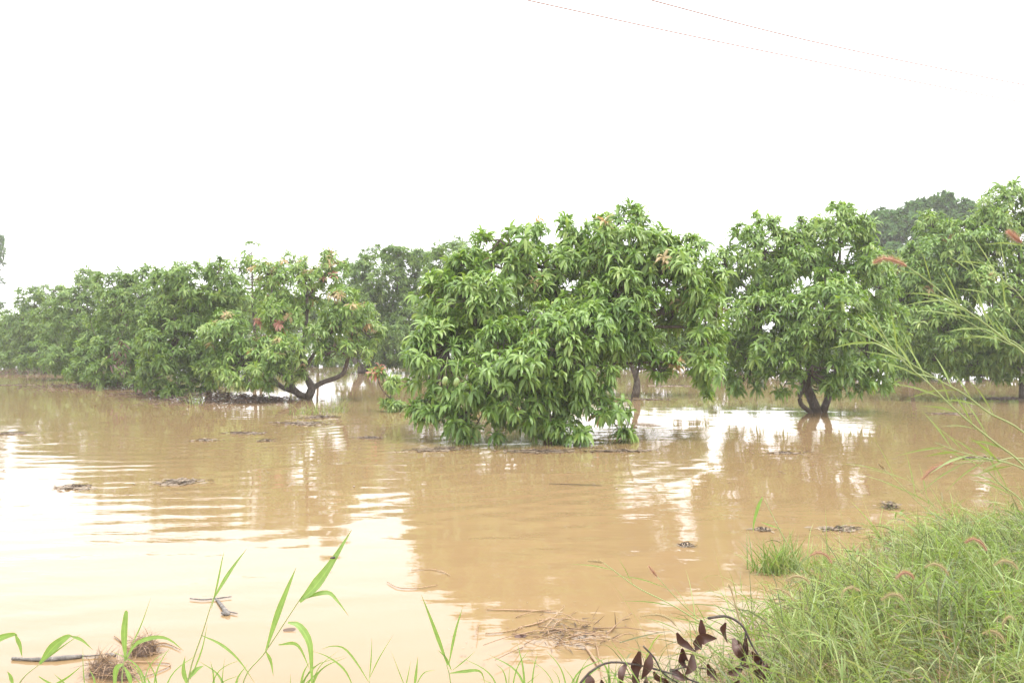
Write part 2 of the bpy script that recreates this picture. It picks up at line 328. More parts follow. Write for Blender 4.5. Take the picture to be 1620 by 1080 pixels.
def build_tree(T, spray_idx):
    root = empty(T.name, T.base); tag(root, T.label, T.cat, T.group)
    mats = [M[T.leaf], M['leaf_young'], M['leaf_flush'], M['leaf_red'], M['leaf_dark']]
    seg, two = (3, True) if T.near else (3, False)
    rest = np.setdiff1d(np.arange(len(T.W)), spray_idx)
    FB = Buf(); lo = 3 if T.d < 28 else 2
    for idx, sg, tw, fw, wk in ((rest[T.rank[rest] < 2], seg if T.d < 28 else 2, two, 1.0, 1.0), (rest[(T.rank[rest] >= 2) & (T.rank[rest] < 5)], lo, False, .9, 1.1), (rest[T.rank[rest] >= 5], 2, False, .42, 1.55)):
        if len(idx):
            V, F, f, ow, k = leaves_for(T, idx, sg, tw, fw, wk); FB.add(V, F); FB.M[-1] = np.repeat(T.mi[k], f)
    fo = FB.obj('foliage', mats, root, T.base); fo['kind'] = 'stuff'
    if len(spray_idx):
        V, F, f, ow, k = leaves_for(T, spray_idx, 5 if T.d < 15 else 4 if T.near else 3, two); nv = len(V) // len(k)
        for s in range(len(spray_idx)):
            lv = np.where(ow == s)[0]; a, b_ = lv[0], lv[-1] + 1; org = T.W[spray_idx[s]]
            o = mesh_obj('leaf_spray', V[a * nv:b_ * nv], F[a * f:b_ * f] - a * nv, mats[T.mi[spray_idx[s]]], root, org, loc=org - T.base)
    # trunk and limbs
    for j, (pts, rad) in enumerate(T.stems):
        pts = pts.copy()
        if j == 0 or pts[0][2] < .15: pts = np.vstack([pts[0] - [0, 0, .45], pts])
        v, F = tube(spline(pts, 5 * len(pts)), rad, 10, .05); mesh_obj('trunk' if j == 0 else 'branch', v, F, M['bark'], root, T.base)
    sp = np.concatenate([spline(p, 14) for p, r in T.stems])
    ends = []
    for c, r in T.LW:
        if c[2] < .75: continue
        tgt = c + np.array([0, 0, r[2] * .25]); s = sp[np.argmin(((sp - tgt) ** 2).sum(1) + (sp[:, 2] > tgt[2]) * 9)]
        mid = s * .5 + tgt * .5 + np.array([0, 0, -.12]) + RNG.normal(size=3) * .12
        pts = spline([s, mid, tgt], 9); L_ = np.linalg.norm(tgt - s)
        v, F = tube(pts, [min(.055, .018 + .014 * L_), .018], 7, .04); mesh_obj('branch', v, F, M['bark'], root, T.base); ends.append(pts)
    sp = np.concatenate([sp] + ends)
    B = Buf(); u = np.unique(T.C.round(4), axis=0)
    for c in u:
        s = sp[np.argmin(((sp - c) ** 2).sum(1))]; mid = s * .45 + c * .55 + np.array([0, 0, -.07]) + RNG.normal(size=3) * .05
        B.add(*tube(spline([s, mid, c], 4), [.017, .008], 4))
    pick = np.where(T.rank < (3 if T.near else 1))[0]
    for i in pick:
        B.add(*ribbon3(T.C[i], T.W[i], .006))
    o = B.obj('twigs', M['bark'], root, T.base); o['kind'] = 'stuff'
    return root

# the trees of the orchard: pixel of the trunk foot, metres away, crown lobes (px, py, half width, half height, metres behind the trunk)
DA, DD, DE, DG = 13.0, 17.2, 21.0, 20.8
grow('mango_tree', 'wide bright green mango tree standing nearest, two green fruits low on its left side', (870, 692), DA,
     [(755, 478, 95, 82, .5), (870, 430, 95, 85, .9), (985, 410, 90, 78, .6), (1065, 455, 85, 80, .2), (1118, 540, 42, 88, -.1, .7),
      (708, 570, 72, 82, -.2), (800, 590, 95, 85, -.9), (900, 560, 95, 90, -.7), (745, 655, 48, 44, -.7), (850, 650, 60, 36, -.9, .6), (935, 640, 60, 50, -.6),
      (985, 690, 32, 22, -.8, .3), (715, 650, 42, 38, -.5, .5), (965, 650, 40, 50, -.6, .5), (765, 690, 34, 22, -.9, .3), (905, 682, 30, 18, -1., .3), (680, 650, 32, 30, -.5, .4), (960, 500, 90, 85, 0), (1040, 580, 38, 32, -.5, .5), (1092, 400, 30, 32, .3), (1045, 420, 50, 50, .8), (1010, 470, 60, 60, .6), (890, 375, 45, 34, .8), (790, 388, 52, 36, .8), (738, 412, 44, 34, .7), (805, 435, 60, 50, .6), (838, 400, 55, 40, .6), (1130, 470, 34, 50, .3), (985, 356, 50, 36, .6)],
     [([(868, 700), (864, 660), (850, 620), (845, 585)], [.10, .07, .06]), ([(850, 620), (838, 600, -.2), (826, 578, -.2), (800, 540)], [.05, .03]),
      ([(872, 700, .1), (880, 650, .1), (905, 600, .1), (960, 540, .1), (1030, 500)], [.08, .05, .035]), ([(868, 690, .2), (866, 600, .4), (880, 500, .6), (880, 430, .8)], [.08, .05, .03]),
      ([(850, 625, .3), (800, 600, .4), (740, 560, .3)], [.05, .03])],
     near=True, area=.29, mats=(.70, .28, .015), flush=[(835, 465, 3, 1), (735, 450, 4, 1), (820, 540, 3, 1), (1070, 575, 2, 2), (1055, 405, 2, 2), (1080, 470, 1, 2), (845, 435, 3, 2), (790, 470, 4, 1), (660, 500, 4, 1), (1120, 480, 6, 1)])
grow('mango_tree', 'dense rounded mango tree with a dark three-stemmed trunk standing clear of the water', (1290, 653), DD,
     [(1200, 410, 70, 78, .3), (1290, 400, 75, 70, .6), (1335, 370, 45, 50, .2), (1360, 440, 55, 75, 0), (1210, 520, 78, 75, -.4), (1300, 500, 80, 80, -.8), (1375, 545, 45, 62, -.2),
      (1265, 580, 60, 42, -.8), (1340, 590, 50, 36, -.5), (1175, 575, 40, 45, .2), (1205, 355, 30, 24, .3), (1330, 335, 24, 24, .2), (1145, 430, 36, 52, .4), (1165, 500, 50, 70, .6), (1238, 604, 46, 24, -.7), (1330, 606, 44, 22, -.6), (1392, 590, 30, 34, 0), (1178, 602, 36, 26, .1), (1285, 585, 52, 30, -.9), (1290, 600, 40, 20, .7), (1400, 500, 34, 50, .3)],
     [([(1292, 655), (1284, 630), (1277, 605), (1285, 560), (1300, 520)], [.14, .11, .09, .06, .04]), ([(1284, 656, -.15), (1268, 640, -.15), (1266, 624, -.15), (1274, 610, -.1), (1262, 570, -.1)], [.055, .05, .045, .035]),
      ([(1302, 654, .05), (1310, 630, .1), (1322, 590, .1), (1345, 540, .1)], [.10, .075, .05]), ([(1278, 605), (1240, 570, .1), (1200, 520, .2)], [.06, .03])],
     near=True, mats=(.86, .13, .005), flush=[(1280, 470, 4, 1), (1225, 540, 3, 1)])
grow('mango_tree', 'tall mango tree at the frame edge behind leaning grass stems, white scrap on its trunk', (1618, 628), DE,
     [(1590, 360, 62, 70, 0), (1530, 400, 62, 62, -.2), (1470, 430, 60, 66, .2), (1475, 362, 32, 30, .4), (1580, 480, 85, 80, -.7), (1480, 520, 70, 65, -.3), (1650, 430, 80, 120, 0),
      (1620, 540, 70, 55, -.6), (1450, 570, 40, 36, .2), (1540, 555, 60, 36, 0), (1700, 520, 70, 80, 0), (1595, 308, 34, 26, 0), (1425, 490, 30, 60, .3), (1500, 580, 60, 22, .5), (1580, 585, 50, 20, .5)],
     [([(1618, 630), (1618, 600), (1610, 560), (1600, 480)], [.10, .085, .06]), ([(1616, 590), (1560, 530), (1500, 470)], [.06, .03]), ([(1617, 595), (1660, 530), (1680, 480)], [.05, .03])],
     near=True, mats=(.80, .19, .01), flush=[(1470, 345, 7, 1), (1500, 375, 1, 2), (1600, 340, 5, 1)])
grow('mango_tree', 'open mango tree with pinkish new shoots and low forked trunk spreading above the water', (485, 632), DG,
     [(360, 540, 55, 52, -.3), (430, 560, 60, 46, -.8), (340, 590, 32, 30, -.4), (480, 450, 60, 46, .3), (520, 430, 30, 38, .2), (550, 490, 50, 42, -.1), (575, 530, 32, 40, -.1), (548, 555, 40, 28, -.5), (450, 500, 46, 36, -.2),
      (400, 600, 50, 24, -.8), (420, 580, 60, 34, -.9), (385, 570, 50, 40, -.6), (530, 555, 34, 28, -.5), (510, 530, 36, 32, -.3), (430, 450, 40, 40, .5), (470, 590, 26, 20, -.8)],
     [([(485, 632), (474, 624), (463, 614), (460, 600), (458, 585), (445, 545), (425, 510)], [.11, .10, .09, .065, .05, .035]), ([(468, 620), (446, 612), (430, 598), (415, 580)], [.075, .06, .045]),
      ([(487, 632), (493, 615), (488, 602), (483, 592), (478, 560), (485, 510), (486, 470)], [.12, .11, .075, .05, .035]), ([(494, 614), (510, 605), (530, 598), (543, 590), (549, 572), (556, 540), (560, 510)], [.07, .065, .05, .035]),
      ([(484, 580), (500, 555), (520, 530), (545, 505)], [.05, .035])],
     near=True, mats=(.52, .40, .08), area=.34, leaf_len=.21, flush=[(519, 440, 2, 3), (410, 505, 2, 3), (447, 505, 2, 2), (445, 515, 2, 3), (525, 472, 2, 2), (360, 492, 3, 2), (434, 537, 2, 2), (585, 520, 2, 2), (470, 430, 5, 1), (430, 455, 5, 1), (345, 600, 4, 1)])
# second rows and the left row
grow('mango_tree', 'dark low-branched mango tree behind the nearest one, its short trunk showing under the crown', (1006, 628), 21.7,
     [(925, 520, 60, 55, 0), (985, 540, 48, 44, .3), (950, 470, 50, 40, .5), (1050, 530, 60, 48, .6), (1095, 545, 40, 40, .8)], [([(1006, 629), (1008, 605), (1000, 580), (975, 540)], [.10, .085, .05])], leaf='leaf_dark', mats=(.95, .05, 0), sprays=60)
grow('mango_tree', 'dark mango tree farther back, seen between the stems of the nearest one', (818, 603), 31,
     [(790, 510, 60, 60, 0), (850, 500, 55, 60, .5), (740, 500, 50, 55, .5), (720, 420, 55, 50, .5)], [([(818, 604), (822, 585), (815, 560), (800, 520)], [.12, .10, .06]), ([(818, 600), (832, 575), (850, 520)], [.07, .05])], leaf='leaf_dark', mats=(.95, .05, 0), sprays=60)
grow('mango_tree', 'dark dense mango tree between the forked tree and the nearest, its short trunk dividing', (572, 590), 36.6,
     [(595, 450, 60, 56, 0), (650, 450, 50, 56, .4), (630, 530, 60, 48, -.4), (575, 500, 40, 50, 0), (690, 450, 40, 60, .8), (575, 425, 34, 24, 0), (640, 408, 44, 18, 0), (675, 540, 35, 45, .6), (620, 562, 50, 20, -.4), (550, 545, 26, 26, .2), (665, 562, 40, 20, 0)],
     [([(572, 591), (570, 580), (562, 570), (556, 552)], [.20, .17, .12]), ([(576, 591), (580, 578), (590, 568), (605, 545)], [.18, .14, .10])], leaf='leaf_dark', mats=(.93, .07, 0), leaf_len=.26, area=.30, sprays=150)
grow('mango_tree', 'thin-topped mango tree rising just behind the one with pinkish shoots', (400, 612), 26,
     [(400, 405, 22, 26, 0, .45), (468, 418, 30, 26, .2, .6), (410, 470, 60, 45, .3), (450, 540, 60, 50, .6), (372, 430, 26, 26, 0)], [([(402, 613), (405, 560), (400, 480), (398, 400)], [.09, .06, .04, .015])], leaf='leaf', mats=(.85, .15, 0), area=.45, sprays=120, nleaf=(7, 11))
grow('mango_tree', 'bushy mango tree reaching down to a brown litter heap, beside the one with pinkish shoots', (330, 628), 21.8,
     [(300, 470, 62, 56, 0), (345, 470, 50, 50, .3), (270, 540, 58, 60, -.5), (330, 560, 58, 55, -.2), (250, 590, 40, 28, -.4), (300, 440, 40, 30, .2), (310, 597, 40, 24, -.3), (350, 430, 30, 22, 0), (265, 612, 40, 14, -.6, .6), (225, 600, 30, 16, -.2, .6)],
     [([(330, 629), (325, 600), (310, 560), (300, 500)], [.10, .08, .05]), ([(328, 612), (350, 580), (350, 520)], [.05, .03])], leaf='leaf_dark', mats=(.85, .15, 0), sprays=220, area=.3, flush=[(345, 460, 5, 1), (285, 480, 3, 1)])
grow('mango_tree', 'broad mango tree in the left row with dead brown leaves on its flank', (215, 612), 26.3,
     [(235, 480, 60, 58, 0), (185, 490, 55, 54, .3), (210, 560, 62, 48, -.5), (160, 560, 40, 44, 0), (240, 450, 44, 30, 0), (175, 450, 36, 24, 0), (270, 500, 40, 50, 0), (195, 592, 70, 20, -.7), (130, 588, 34, 20, -.3)],
     [([(215, 613), (212, 590), (205, 550), (200, 500)], [.10, .08, .05])], leaf='leaf_dark', mats=(.88, .12, 0), sprays=200, area=.34)
grow('mango_tree', 'low rounded mango tree third from the far end of the left row', (130, 600), 31,
     [(130, 500, 44, 60, 0), (95, 510, 40, 48, .3), (140, 560, 46, 40, -.4), (100, 570, 50, 28, -.4), (145, 585, 40, 14, -.4), (140, 450, 30, 24, 0)], [([(130, 601), (130, 580), (125, 540), (120, 500)], [.10, .08, .05])], leaf='leaf_dark', mats=(.9, .1, 0), sprays=120, area=.42)
grow('mango_tree', 'small mango tree second from the far end of the left row', (70, 590), 36.7,
     [(60, 500, 40, 50, 0), (30, 520, 36, 44, .3), (70, 560, 44, 30, -.4), (40, 568, 36, 18, -.4), (85, 465, 30, 22, 0)], [([(70, 591), (68, 570), (60, 540), (60, 500)], [.11, .09, .05])], leaf='leaf_dark', mats=(.9, .1, 0), sprays=80, area=.5, leaf_len=.27)
grow('mango_tree', 'mango bush at the far end of the left row, cut by the frame', (-5, 583), 42,
     [(0, 530, 44, 46, 0), (-50, 520, 50, 50, .3), (15, 563, 40, 20, -.3), (-30, 563, 44, 20, -.3), (35, 510, 26, 30, .4)], [([(-5, 584), (-5, 565), (-8, 530), (-8, 510)], [.12, .09, .05])], leaf='leaf_dark', mats=(.9, .1, 0), sprays=60, area=.6, leaf_len=.28)
# back rows on the right
grow('mango_tree', 'dark back-row mango tree between the three-stemmed tree and the edge tree', (1440, 600), 31,
     [(1420, 470, 60, 70, 0), (1480, 500, 60, 70, 0), (1400, 540, 30, 36, 0), (1500, 560, 70, 34, -.3), (1450, 415, 50, 36, 0)], [([(1440, 601), (1442, 580), (1450, 540)], [.12, .1, .06])], leaf='leaf_dark', mats=(.95, .05, 0), sprays=40, area=.7)
grow('mango_tree', 'dark mango tree of the back row, low behind the edge tree', (1570, 600), 32,
     [(1560, 520, 70, 64, 0), (1640, 500, 70, 70, 0), (1580, 575, 90, 24, -.3), (1510, 578, 50, 22, 0), (1660, 575, 60, 25, 0)], [([(1570, 601), (1572, 580), (1570, 540)], [.12, .1, .06])], leaf='leaf_dark', mats=(.95, .05, 0), sprays=20, area=.8)
for bxp, bd, tops, lab in [(500, 46, 470, 'low dark mango tree of the far row glimpsed under the one with pinkish shoots'), (640, 48, 480, 'low dark mango tree of the far row between the forked tree and the nearest tree'),
        (740, 44, 500, 'low dark mango tree of the far row, behind the left side of the nearest'), (900, 46, 505, 'low dark mango tree of the far row behind the stem of the nearest tree'),
        (1030, 42, 518, 'low dark mango bush of the far row right above the short dark trunk'), (1140, 40, 520, 'low dark mango bush of the far row between the two largest trees'),
        (1250, 38, 518, 'low dark mango bush of the far row behind the three-stemmed trunk'), (1350, 36, 515, 'low dark mango bush of the far row just right of the three-stemmed tree'),
        (1440, 34, 505, 'low dark mango bush at the water under the gap left of the edge tree'), (1530, 34, 500, 'low dark mango bush at the water just left of the edge trunk'), (1650, 34, 500, 'low dark mango bush at the water behind the edge trunk'),
        (330, 36, 470, 'mango tree of the second row, behind the bushy tree by the litter heap'), (240, 40, 475, 'mango tree of the second row, behind the broad left row tree'), (160, 44, 485, 'mango tree of the second row, behind the low rounded tree'),
        (80, 52, 495, 'mango tree of the second row, behind the small left row tree'), (20, 60, 505, 'farthest low mango tree of the second row at the frame edge'), (410, 40, 470, 'mango tree of the second row, behind the thin-topped tree')]:
    grow('mango_tree', lab, (bxp, HZ + EYE * FPX / bd), bd, [(bxp - 45, tops + 32, 50, 30, 0), (bxp + 45, tops + 30, 50, 30, .3), (bxp, tops + 22, 55, 28, 0), (bxp, 568, 95, 18, -.6, .9)],
         [([(bxp, HZ + EYE * FPX / bd + 1), (bxp + 3, 560), (bxp, tops + 20)], [.12, .09, .05])], leaf='leaf_dark', mats=(.97, .03, 0), sprays=10, area=.5, leaf_len=.30, zmin=-.05)
grow('dense_tree', 'tall dark small-leaved tree rising behind the mango trees near the edge of the frame', (1450, 570), 54,
     [(1405, 355, 38, 32, 0), (1470, 345, 50, 40, .5), (1430, 420, 70, 60, 0), (1500, 400, 50, 60, 0), (1480, 318, 26, 18, 0), (1440, 500, 60, 60, 0), (1520, 340, 26, 26, 0)],
     [([(1450, 575), (1452, 500), (1450, 420), (1455, 350)], [.3, .22, .12])], leaf='leaf_far', mats=(1, 0, 0), leaf_len=.30, wid=.10, area=1.6, clump=(.5, .9), per=20, sprays=0, group='trees beyond the orchard', cat='tree', nleaf=(10, 14), droop=.15)
grow('feathery_tree', 'tall thin feathery tree far off, half cut by the left edge of the frame', (-22, 560), 78,
     [(-12, 395, 18, 22, 0), (-18, 440, 24, 20, 0), (-30, 410, 26, 36, 0), (-14, 470, 18, 14, 0), (-30, 480, 30, 30, 0), (-4, 418, 11, 8, 0), (-3, 445, 12, 6, 0), (-2, 380, 9, 6, 0), (-40, 440, 30, 60, 0)],
     [([(-22, 562), (-20, 500), (-22, 440), (-16, 380)], [.25, .18, .12, .04])], leaf='leaf_far', mats=(1, 0, 0), leaf_len=.5, wid=.05, area=3.4, clump=(.5, .9), per=9, sprays=0, group='trees beyond the orchard', cat='tree', nleaf=(8, 12), droop=.3)
grow('sapling', 'small mango sapling with one red shoot in the water beside the nearest tree', (622, 652), 17.4,
     [(628, 640, 26, 12, 0, .3), (622, 606, 18, 14, 0, .25), (598, 590, 12, 10, 0, .15)], [([(622, 655), (618, 630), (622, 606)], [.02, .015, .01]), ([(619, 632), (602, 612), (594, 582)], [.012, .007])],
     leaf='leaf', mats=(.4, .6, 0), leaf_len=.2, near=True, clump=(.12, .2), area=.12, per=5, sprays=20, group='young growth in the water', cat='sapling', flush=[(590, 600, 4, 3), (600, 580, 3, 3)])
# which whorls of leaves show in front: those become leaf_spray parts, the rest of the crown is one mass
cell = {}
for ti, T in enumerate(TREES):
    T.rank = np.full(len(T.W), 9)
    for i in range(len(T.W)):
        if -30 < T.px[i] < 1650: cell.setdefault((int(T.px[i] // 13), int(T.py[i] // 13)), []).append((T.W[i, 1], ti, i))
vis = [[] for _ in TREES]
for lst in cell.values():
    lst.sort(); vis[lst[0][1]].append((lst[0][0], lst[0][2]))
    for q, (v, ti, i) in enumerate(lst): TREES[ti].rank[i] = q
for ti, T in enumerate(TREES):
    sel = [i for v, i in sorted(vis[ti])[:T.maxs]] if T.maxs else []
    build_tree(T, np.array(sorted(sel), int))

# far low tree line that closes the flooded fields
tl = Tree()
nW = 3000; ang = RNG.uniform(-1.25, 1.25, nW); R_ = RNG.uniform(230, 260, nW)
bx = np.sin(ang) * R_; by = np.cos(ang) * R_; hh_ = (2.6 + 1.5 * np.sin(ang * 37) + 1.2 * np.sin(ang * 90 + 1)) * RNG.uniform(0.05, 1, nW)
base = np.stack([bx, by, np.maximum(.2, hh_)], 1).repeat(5, 0) + RNG.normal(size=(nW * 5, 3)) * .5
base[:, 2] = np.maximum(base[:, 2], .1)
V, F, f = blades(base, nrm(RNG.normal(size=base.shape) + [0, 0, .3]), nrm(RNG.normal(size=base.shape)), RNG.uniform(.9, 1.6, len(base)), RNG.uniform(.6, 1.1, len(base)), 2, .2, two=False)
o = mesh_obj('far_treeline', V, F, M['leaf_far']); tag(o, 'low hazy line of far trees at the edge of the flooded fields', 'treeline', kind='stuff')

# mangoes hanging in the nearest tree
for i, (px, py, lab) in enumerate([(704, 602, 'green mango fruit hanging at the left of the pair in the nearest tree'), (722, 604, 'green mango fruit hanging at the right of the pair in the nearest tree')]):
    c = P(px, py, 11.15); r = empty('mango_fruit', c); tag(r, lab, 'mango', 'mangoes hanging in the nearest tree')
    v, F = blob((0, 0, 0), (.042, .04, .062), 14, 10, 0); v[:, 0] += .008 * np.sin(v[:, 2] * 30); mesh_obj('fruit', v, F, M['fruit'], r)
    v, F = tube(spline([(0, 0, .055), (.01, 0, .16), (.03, .05, .33)], 6), [.003, .004], 5); mesh_obj('stalk', v, F, M['stem'], r)

# dead brown leaf bunch on the left row tree
def litter_heap(name, px, py, w_, h_, label, n=500, m='litter', d=None, cat='litter heap', kind='stuff', sticks=14, ln=(.06, .2)):
    c = G(px, py) if d is None else P(px, py, d); B = Buf()
    q = RNG.normal(size=(n, 3)); rr = np.hypot(q[:, 0], q[:, 1])
    b_ = np.stack([q[:, 0] * w_ * .45, q[:, 1] * w_ * .3, np.abs(h_ * np.exp(-rr ** 2 * .7) * RNG.uniform(.1, 1, n)) + .012], 1) + c
    dr = RNG.normal(size=(n, 3)) * [1, 1, .35]; V, F, f = blades(b_, nrm(dr), nrm(RNG.normal(size=(n, 3))), RNG.uniform(*ln, n), RNG.uniform(.015, .045, n) * ln[1] / .2, 2, .1, two=False)
    V[:, 2] = np.maximum(V[:, 2], c[2] * (d is not None) + .006); B.add(V, F, 0)
    for k in range(sticks):
        a = c + RNG.normal(size=3) * [w_ * .4, w_ * .25, 0] + [0, 0, .02]; e = a + nrm(RNG.normal(size=3) * [1, .6, .25]) * RNG.uniform(.15, .5) * w_ * .5
        a[2], e[2] = .015, abs(e[2]) * .6 + .02
        B.add(*tube(spline([a, (a + e) / 2 + [0, 0, .02], e], 5), [.006, .003], 4), m=1)
    o = B.obj(name, [M[m], M['bark_wet']], None, c, loc=c); return tag(o, label, cat, kind=kind)
litter_heap('litter_heap', 345, 634, 1.9, .26, 'dark brown heap of dead leaves at the water under the bushy tree', 900)
litter_heap('litter_heap', 255, 624, 1.5, .2, 'brown dead leaves piled against the lowest boughs of the left row', 600)
litter_heap('litter_heap', 165, 612, 2.4, .25, 'dark litter bank along the foot of the broad left row tree', 900)
litter_heap('litter_heap', 60, 591, 3.5, .3, 'far litter bank below the small trees at the end of the left row', 700)
litter_heap('litter_heap', 410, 634, 1.2, .12, 'flat brown litter floating beside the foot of the forked trunk', 400)
# hanging bunch of dead leaves
c = P(190, 562, 24.4); E = empty('dead_leaf_bunch', c); tag(E, 'hanging bunch of dead reddish brown leaves on the broad left row tree', 'dead leaves')
for k in range(44):
    V, F, f = blades(RNG.normal(size=(1, 3)) * [.12, .08, .24], nrm(RNG.normal(size=(1, 3)) * .5 + [0, 0, -1]), nrm(RNG.normal(size=(1, 3))), RNG.uniform(.15, .28, 1), RNG.uniform(.035, .055, 1), 3, .1)
    mesh_obj('leaf', V, F, M['dead'], E)

# floating debris rafts
def raft(px, py, wpx, label, n=160, m='scum', asp=.3, cat='floating debris', sticks=5, thick=.011):
    n = int(n * 1.4); c = G(px, py); d = c[1]; w_ = wpx / FPX * d; B = Buf(); q = RNG.normal(size=(n, 2)) * .45
    # several lobes rather than one oval
    lob = RNG.uniform(-.5, .5, (4, 2)); q = q * RNG.choice([.3, .55, .9], (n, 1)) + lob[RNG.integers(0, 4, n)]
    b_ = np.stack([q[:, 0] * w_ * .8, q[:, 1] * w_ * asp * 1.6, RNG.uniform(.006, thick, n)], 1) + c
    s = min(1, w_ / .8) ; V, F, f = blades(b_, nrm(RNG.normal(size=(n, 3)) * [1, 1, .15]), nrm(RNG.normal(size=(n, 3)) * [1, 1, .3]), RNG.uniform(.03, .11, n) * (.5 + s), RNG.uniform(.01, .03, n) * (.5 + s), 2, .0, two=False)
    V[:, 2] = np.clip(V[:, 2], .004, thick * 1.6); B.add(V, F, 0)
    for k in range(sticks):
        a = c + np.array([RNG.normal() * w_ * .25, RNG.normal() * w_ * .1, .012]); e = a + np.array([RNG.normal() * w_ * .3, RNG.normal() * w_ * .08, .01])
        B.add(*tube(spline([a, (a + e) / 2 + [0, .01, .012], e], 4), [.005, .003], 4), m=1)
    o = B.obj('debris_raft', [M[m], M['bark_wet']], None, c, loc=c); return tag(o, label, cat, kind='stuff')
raft(288, 764, 64, 'dark raft of leaf scum floating on open water, left of the long tree reflection', 260)
raft(122, 771, 58, 'thin pale raft of scum floating in the sky reflection at far left', 120)
raft(385, 686, 46, 'small dark raft of scum floating below the brown litter heap', 130)
raft(590, 693, 40, 'small raft with a dark twig between the grass tuft and the nearest tree', 120)
raft(487, 670, 70, 'flat raft of twigs and leaves below the grass tuft of the forked tree', 220)
raft(505, 660, 60, 'scum raft caught in the drowned grass tuft', 160)
raft(700, 711, 60, 'dark twiggy raft under the left boughs of the nearest tree', 240)
raft(855, 714, 90, 'long dark litter line round the stem of the nearest tree', 200, asp=.1)
raft(985, 713, 80, 'litter line reaching out from the nearest tree to open water', 150, asp=.1)
raft(1245, 717, 42, 'thin raft of scum below the three-stemmed tree', 90, asp=.2)
raft(1207, 839, 22, 'short dark floating scrap near the lone grass tuft', 60)
raft(1328, 839, 44, 'ragged floating raft beyond the bank grass', 110)
raft(1411, 804, 22, 'dark lump of debris with a green sprig beyond the bank grass', 90, thick=.06)
raft(1548, 726, 44, 'dark raft of scum behind the leaning grass stems', 120)
raft(1500, 655, 60, 'pale scum patch under the edge tree', 120, asp=.2)
raft(1590, 630, 80, 'brown litter raft round the trunk of the edge tree', 260, m='litter', asp=.25)
raft(20, 609, 60, 'rippled line of pale scum at the left edge of the water', 160, asp=.12)
raft(15, 686, 60, 'faint dark streak of scum at the left edge below the tree line', 110, asp=.1)
raft(330, 697, 40, 'faint raft of scum left of the small dark raft', 60)
raft(425, 697, 26, 'tiny raft of scum right of the small dark raft', 50)
raft(1085, 864, 18, 'tiny dark scrap floating alone in the tree reflection', 30)
raft(1060, 610, 70, 'scattered pale scum in the gap beside the short dark trunk', 160, asp=.35)
raft(1020, 632, 60, 'thin line of scum at the foot of the short dark trunk', 160, asp=.12)
raft(580, 592, 70, 'shining scum round the trunk dividing in two', 120, asp=.15)
# scattered specks on the water
n = 900; px = RNG.uniform(0, 1620, n); py = 596 + 190 * RNG.random(n) ** 2.2
near_ = RNG.random(n) < .12; px[near_] = RNG.uniform(700, 1200, near_.sum()); py[near_] = RNG.uniform(940, 1060, near_.sum())
b_ = np.array([G(a, b2) for a, b2 in zip(px, py)]) + [0, 0, .004]; sz = np.where(near_, .3, 1.0)
V, F, f = blades(b_, nrm(RNG.normal(size=(n, 3)) * [1, .4, .02]), np.tile([0, 1., 0], (n, 1)), RNG.uniform(.02, .10, n) * sz, RNG.uniform(.008, .02, n) * sz, 2, 0, two=False); V[:, 2] = .005
o = mesh_obj('floating_flecks', V, F, M['scum']); tag(o, 'scattered flecks of leaf and straw floating on the muddy water', 'flecks', kind='stuff')

# far side open grass tufts growing from the water
def tuft(px, py, hpx, wpx, n, label, m='grass', lean=0, bw=.006, droop=.22, cat='grass tuft'):
    c = G(px, py); d = c[1]; H_ = hpx / FPX * d; w_ = wpx / FPX * d
    b_ = c + np.stack([RNG.normal(size=n) * w_ * .3, RNG.normal(size=n) * w_ * .15, np.full(n, -.03)], 1)
    dr = nrm(np.stack([RNG.normal(size=n) * .35 + lean, RNG.normal(size=n) * .3, np.ones(n)], 1))
    V, F, f = blades(b_, dr, nrm(RNG.normal(size=(n, 3)) * [1, .5, .1]), RNG.uniform(.5, 1.3, n) * H_, np.full(n, bw * d / 4 if bw < .01 else bw) * RNG.uniform(.7, 1.3, n), 5, RNG.uniform(.5, 1.5, n) * droop, prof='grass')
    o = mesh_obj('grass_tuft', V, F, M[m], None, c, loc=c); return tag(o, label, cat, 'grass growing out of the water')
tuft(490, 655, 26, 60, 70, 'thin drowned grass tuft in front of the forked trunk', bw=.012)
tuft(530, 652, 28, 30, 40, 'sparse grass blades right of the forked trunk', bw=.012)
tuft(305, 640, 26, 26, 40, 'grass blades beside the brown litter heap', bw=.012)
tuft(110, 610, 14, 20, 24, 'grass blades at the foot of the left row', bw=.014)
tuft(158, 618, 16, 18, 24, 'small grass tuft under the broad left row tree', bw=.014)
tuft(1235, 905, 62, 70, 230, 'green grass tuft standing in the water off the bank, nearest clump to open water', bw=.007)
tuft(1300, 900, 40, 60, 60, 'thin grass between the lone tuft and the bank', bw=.006)

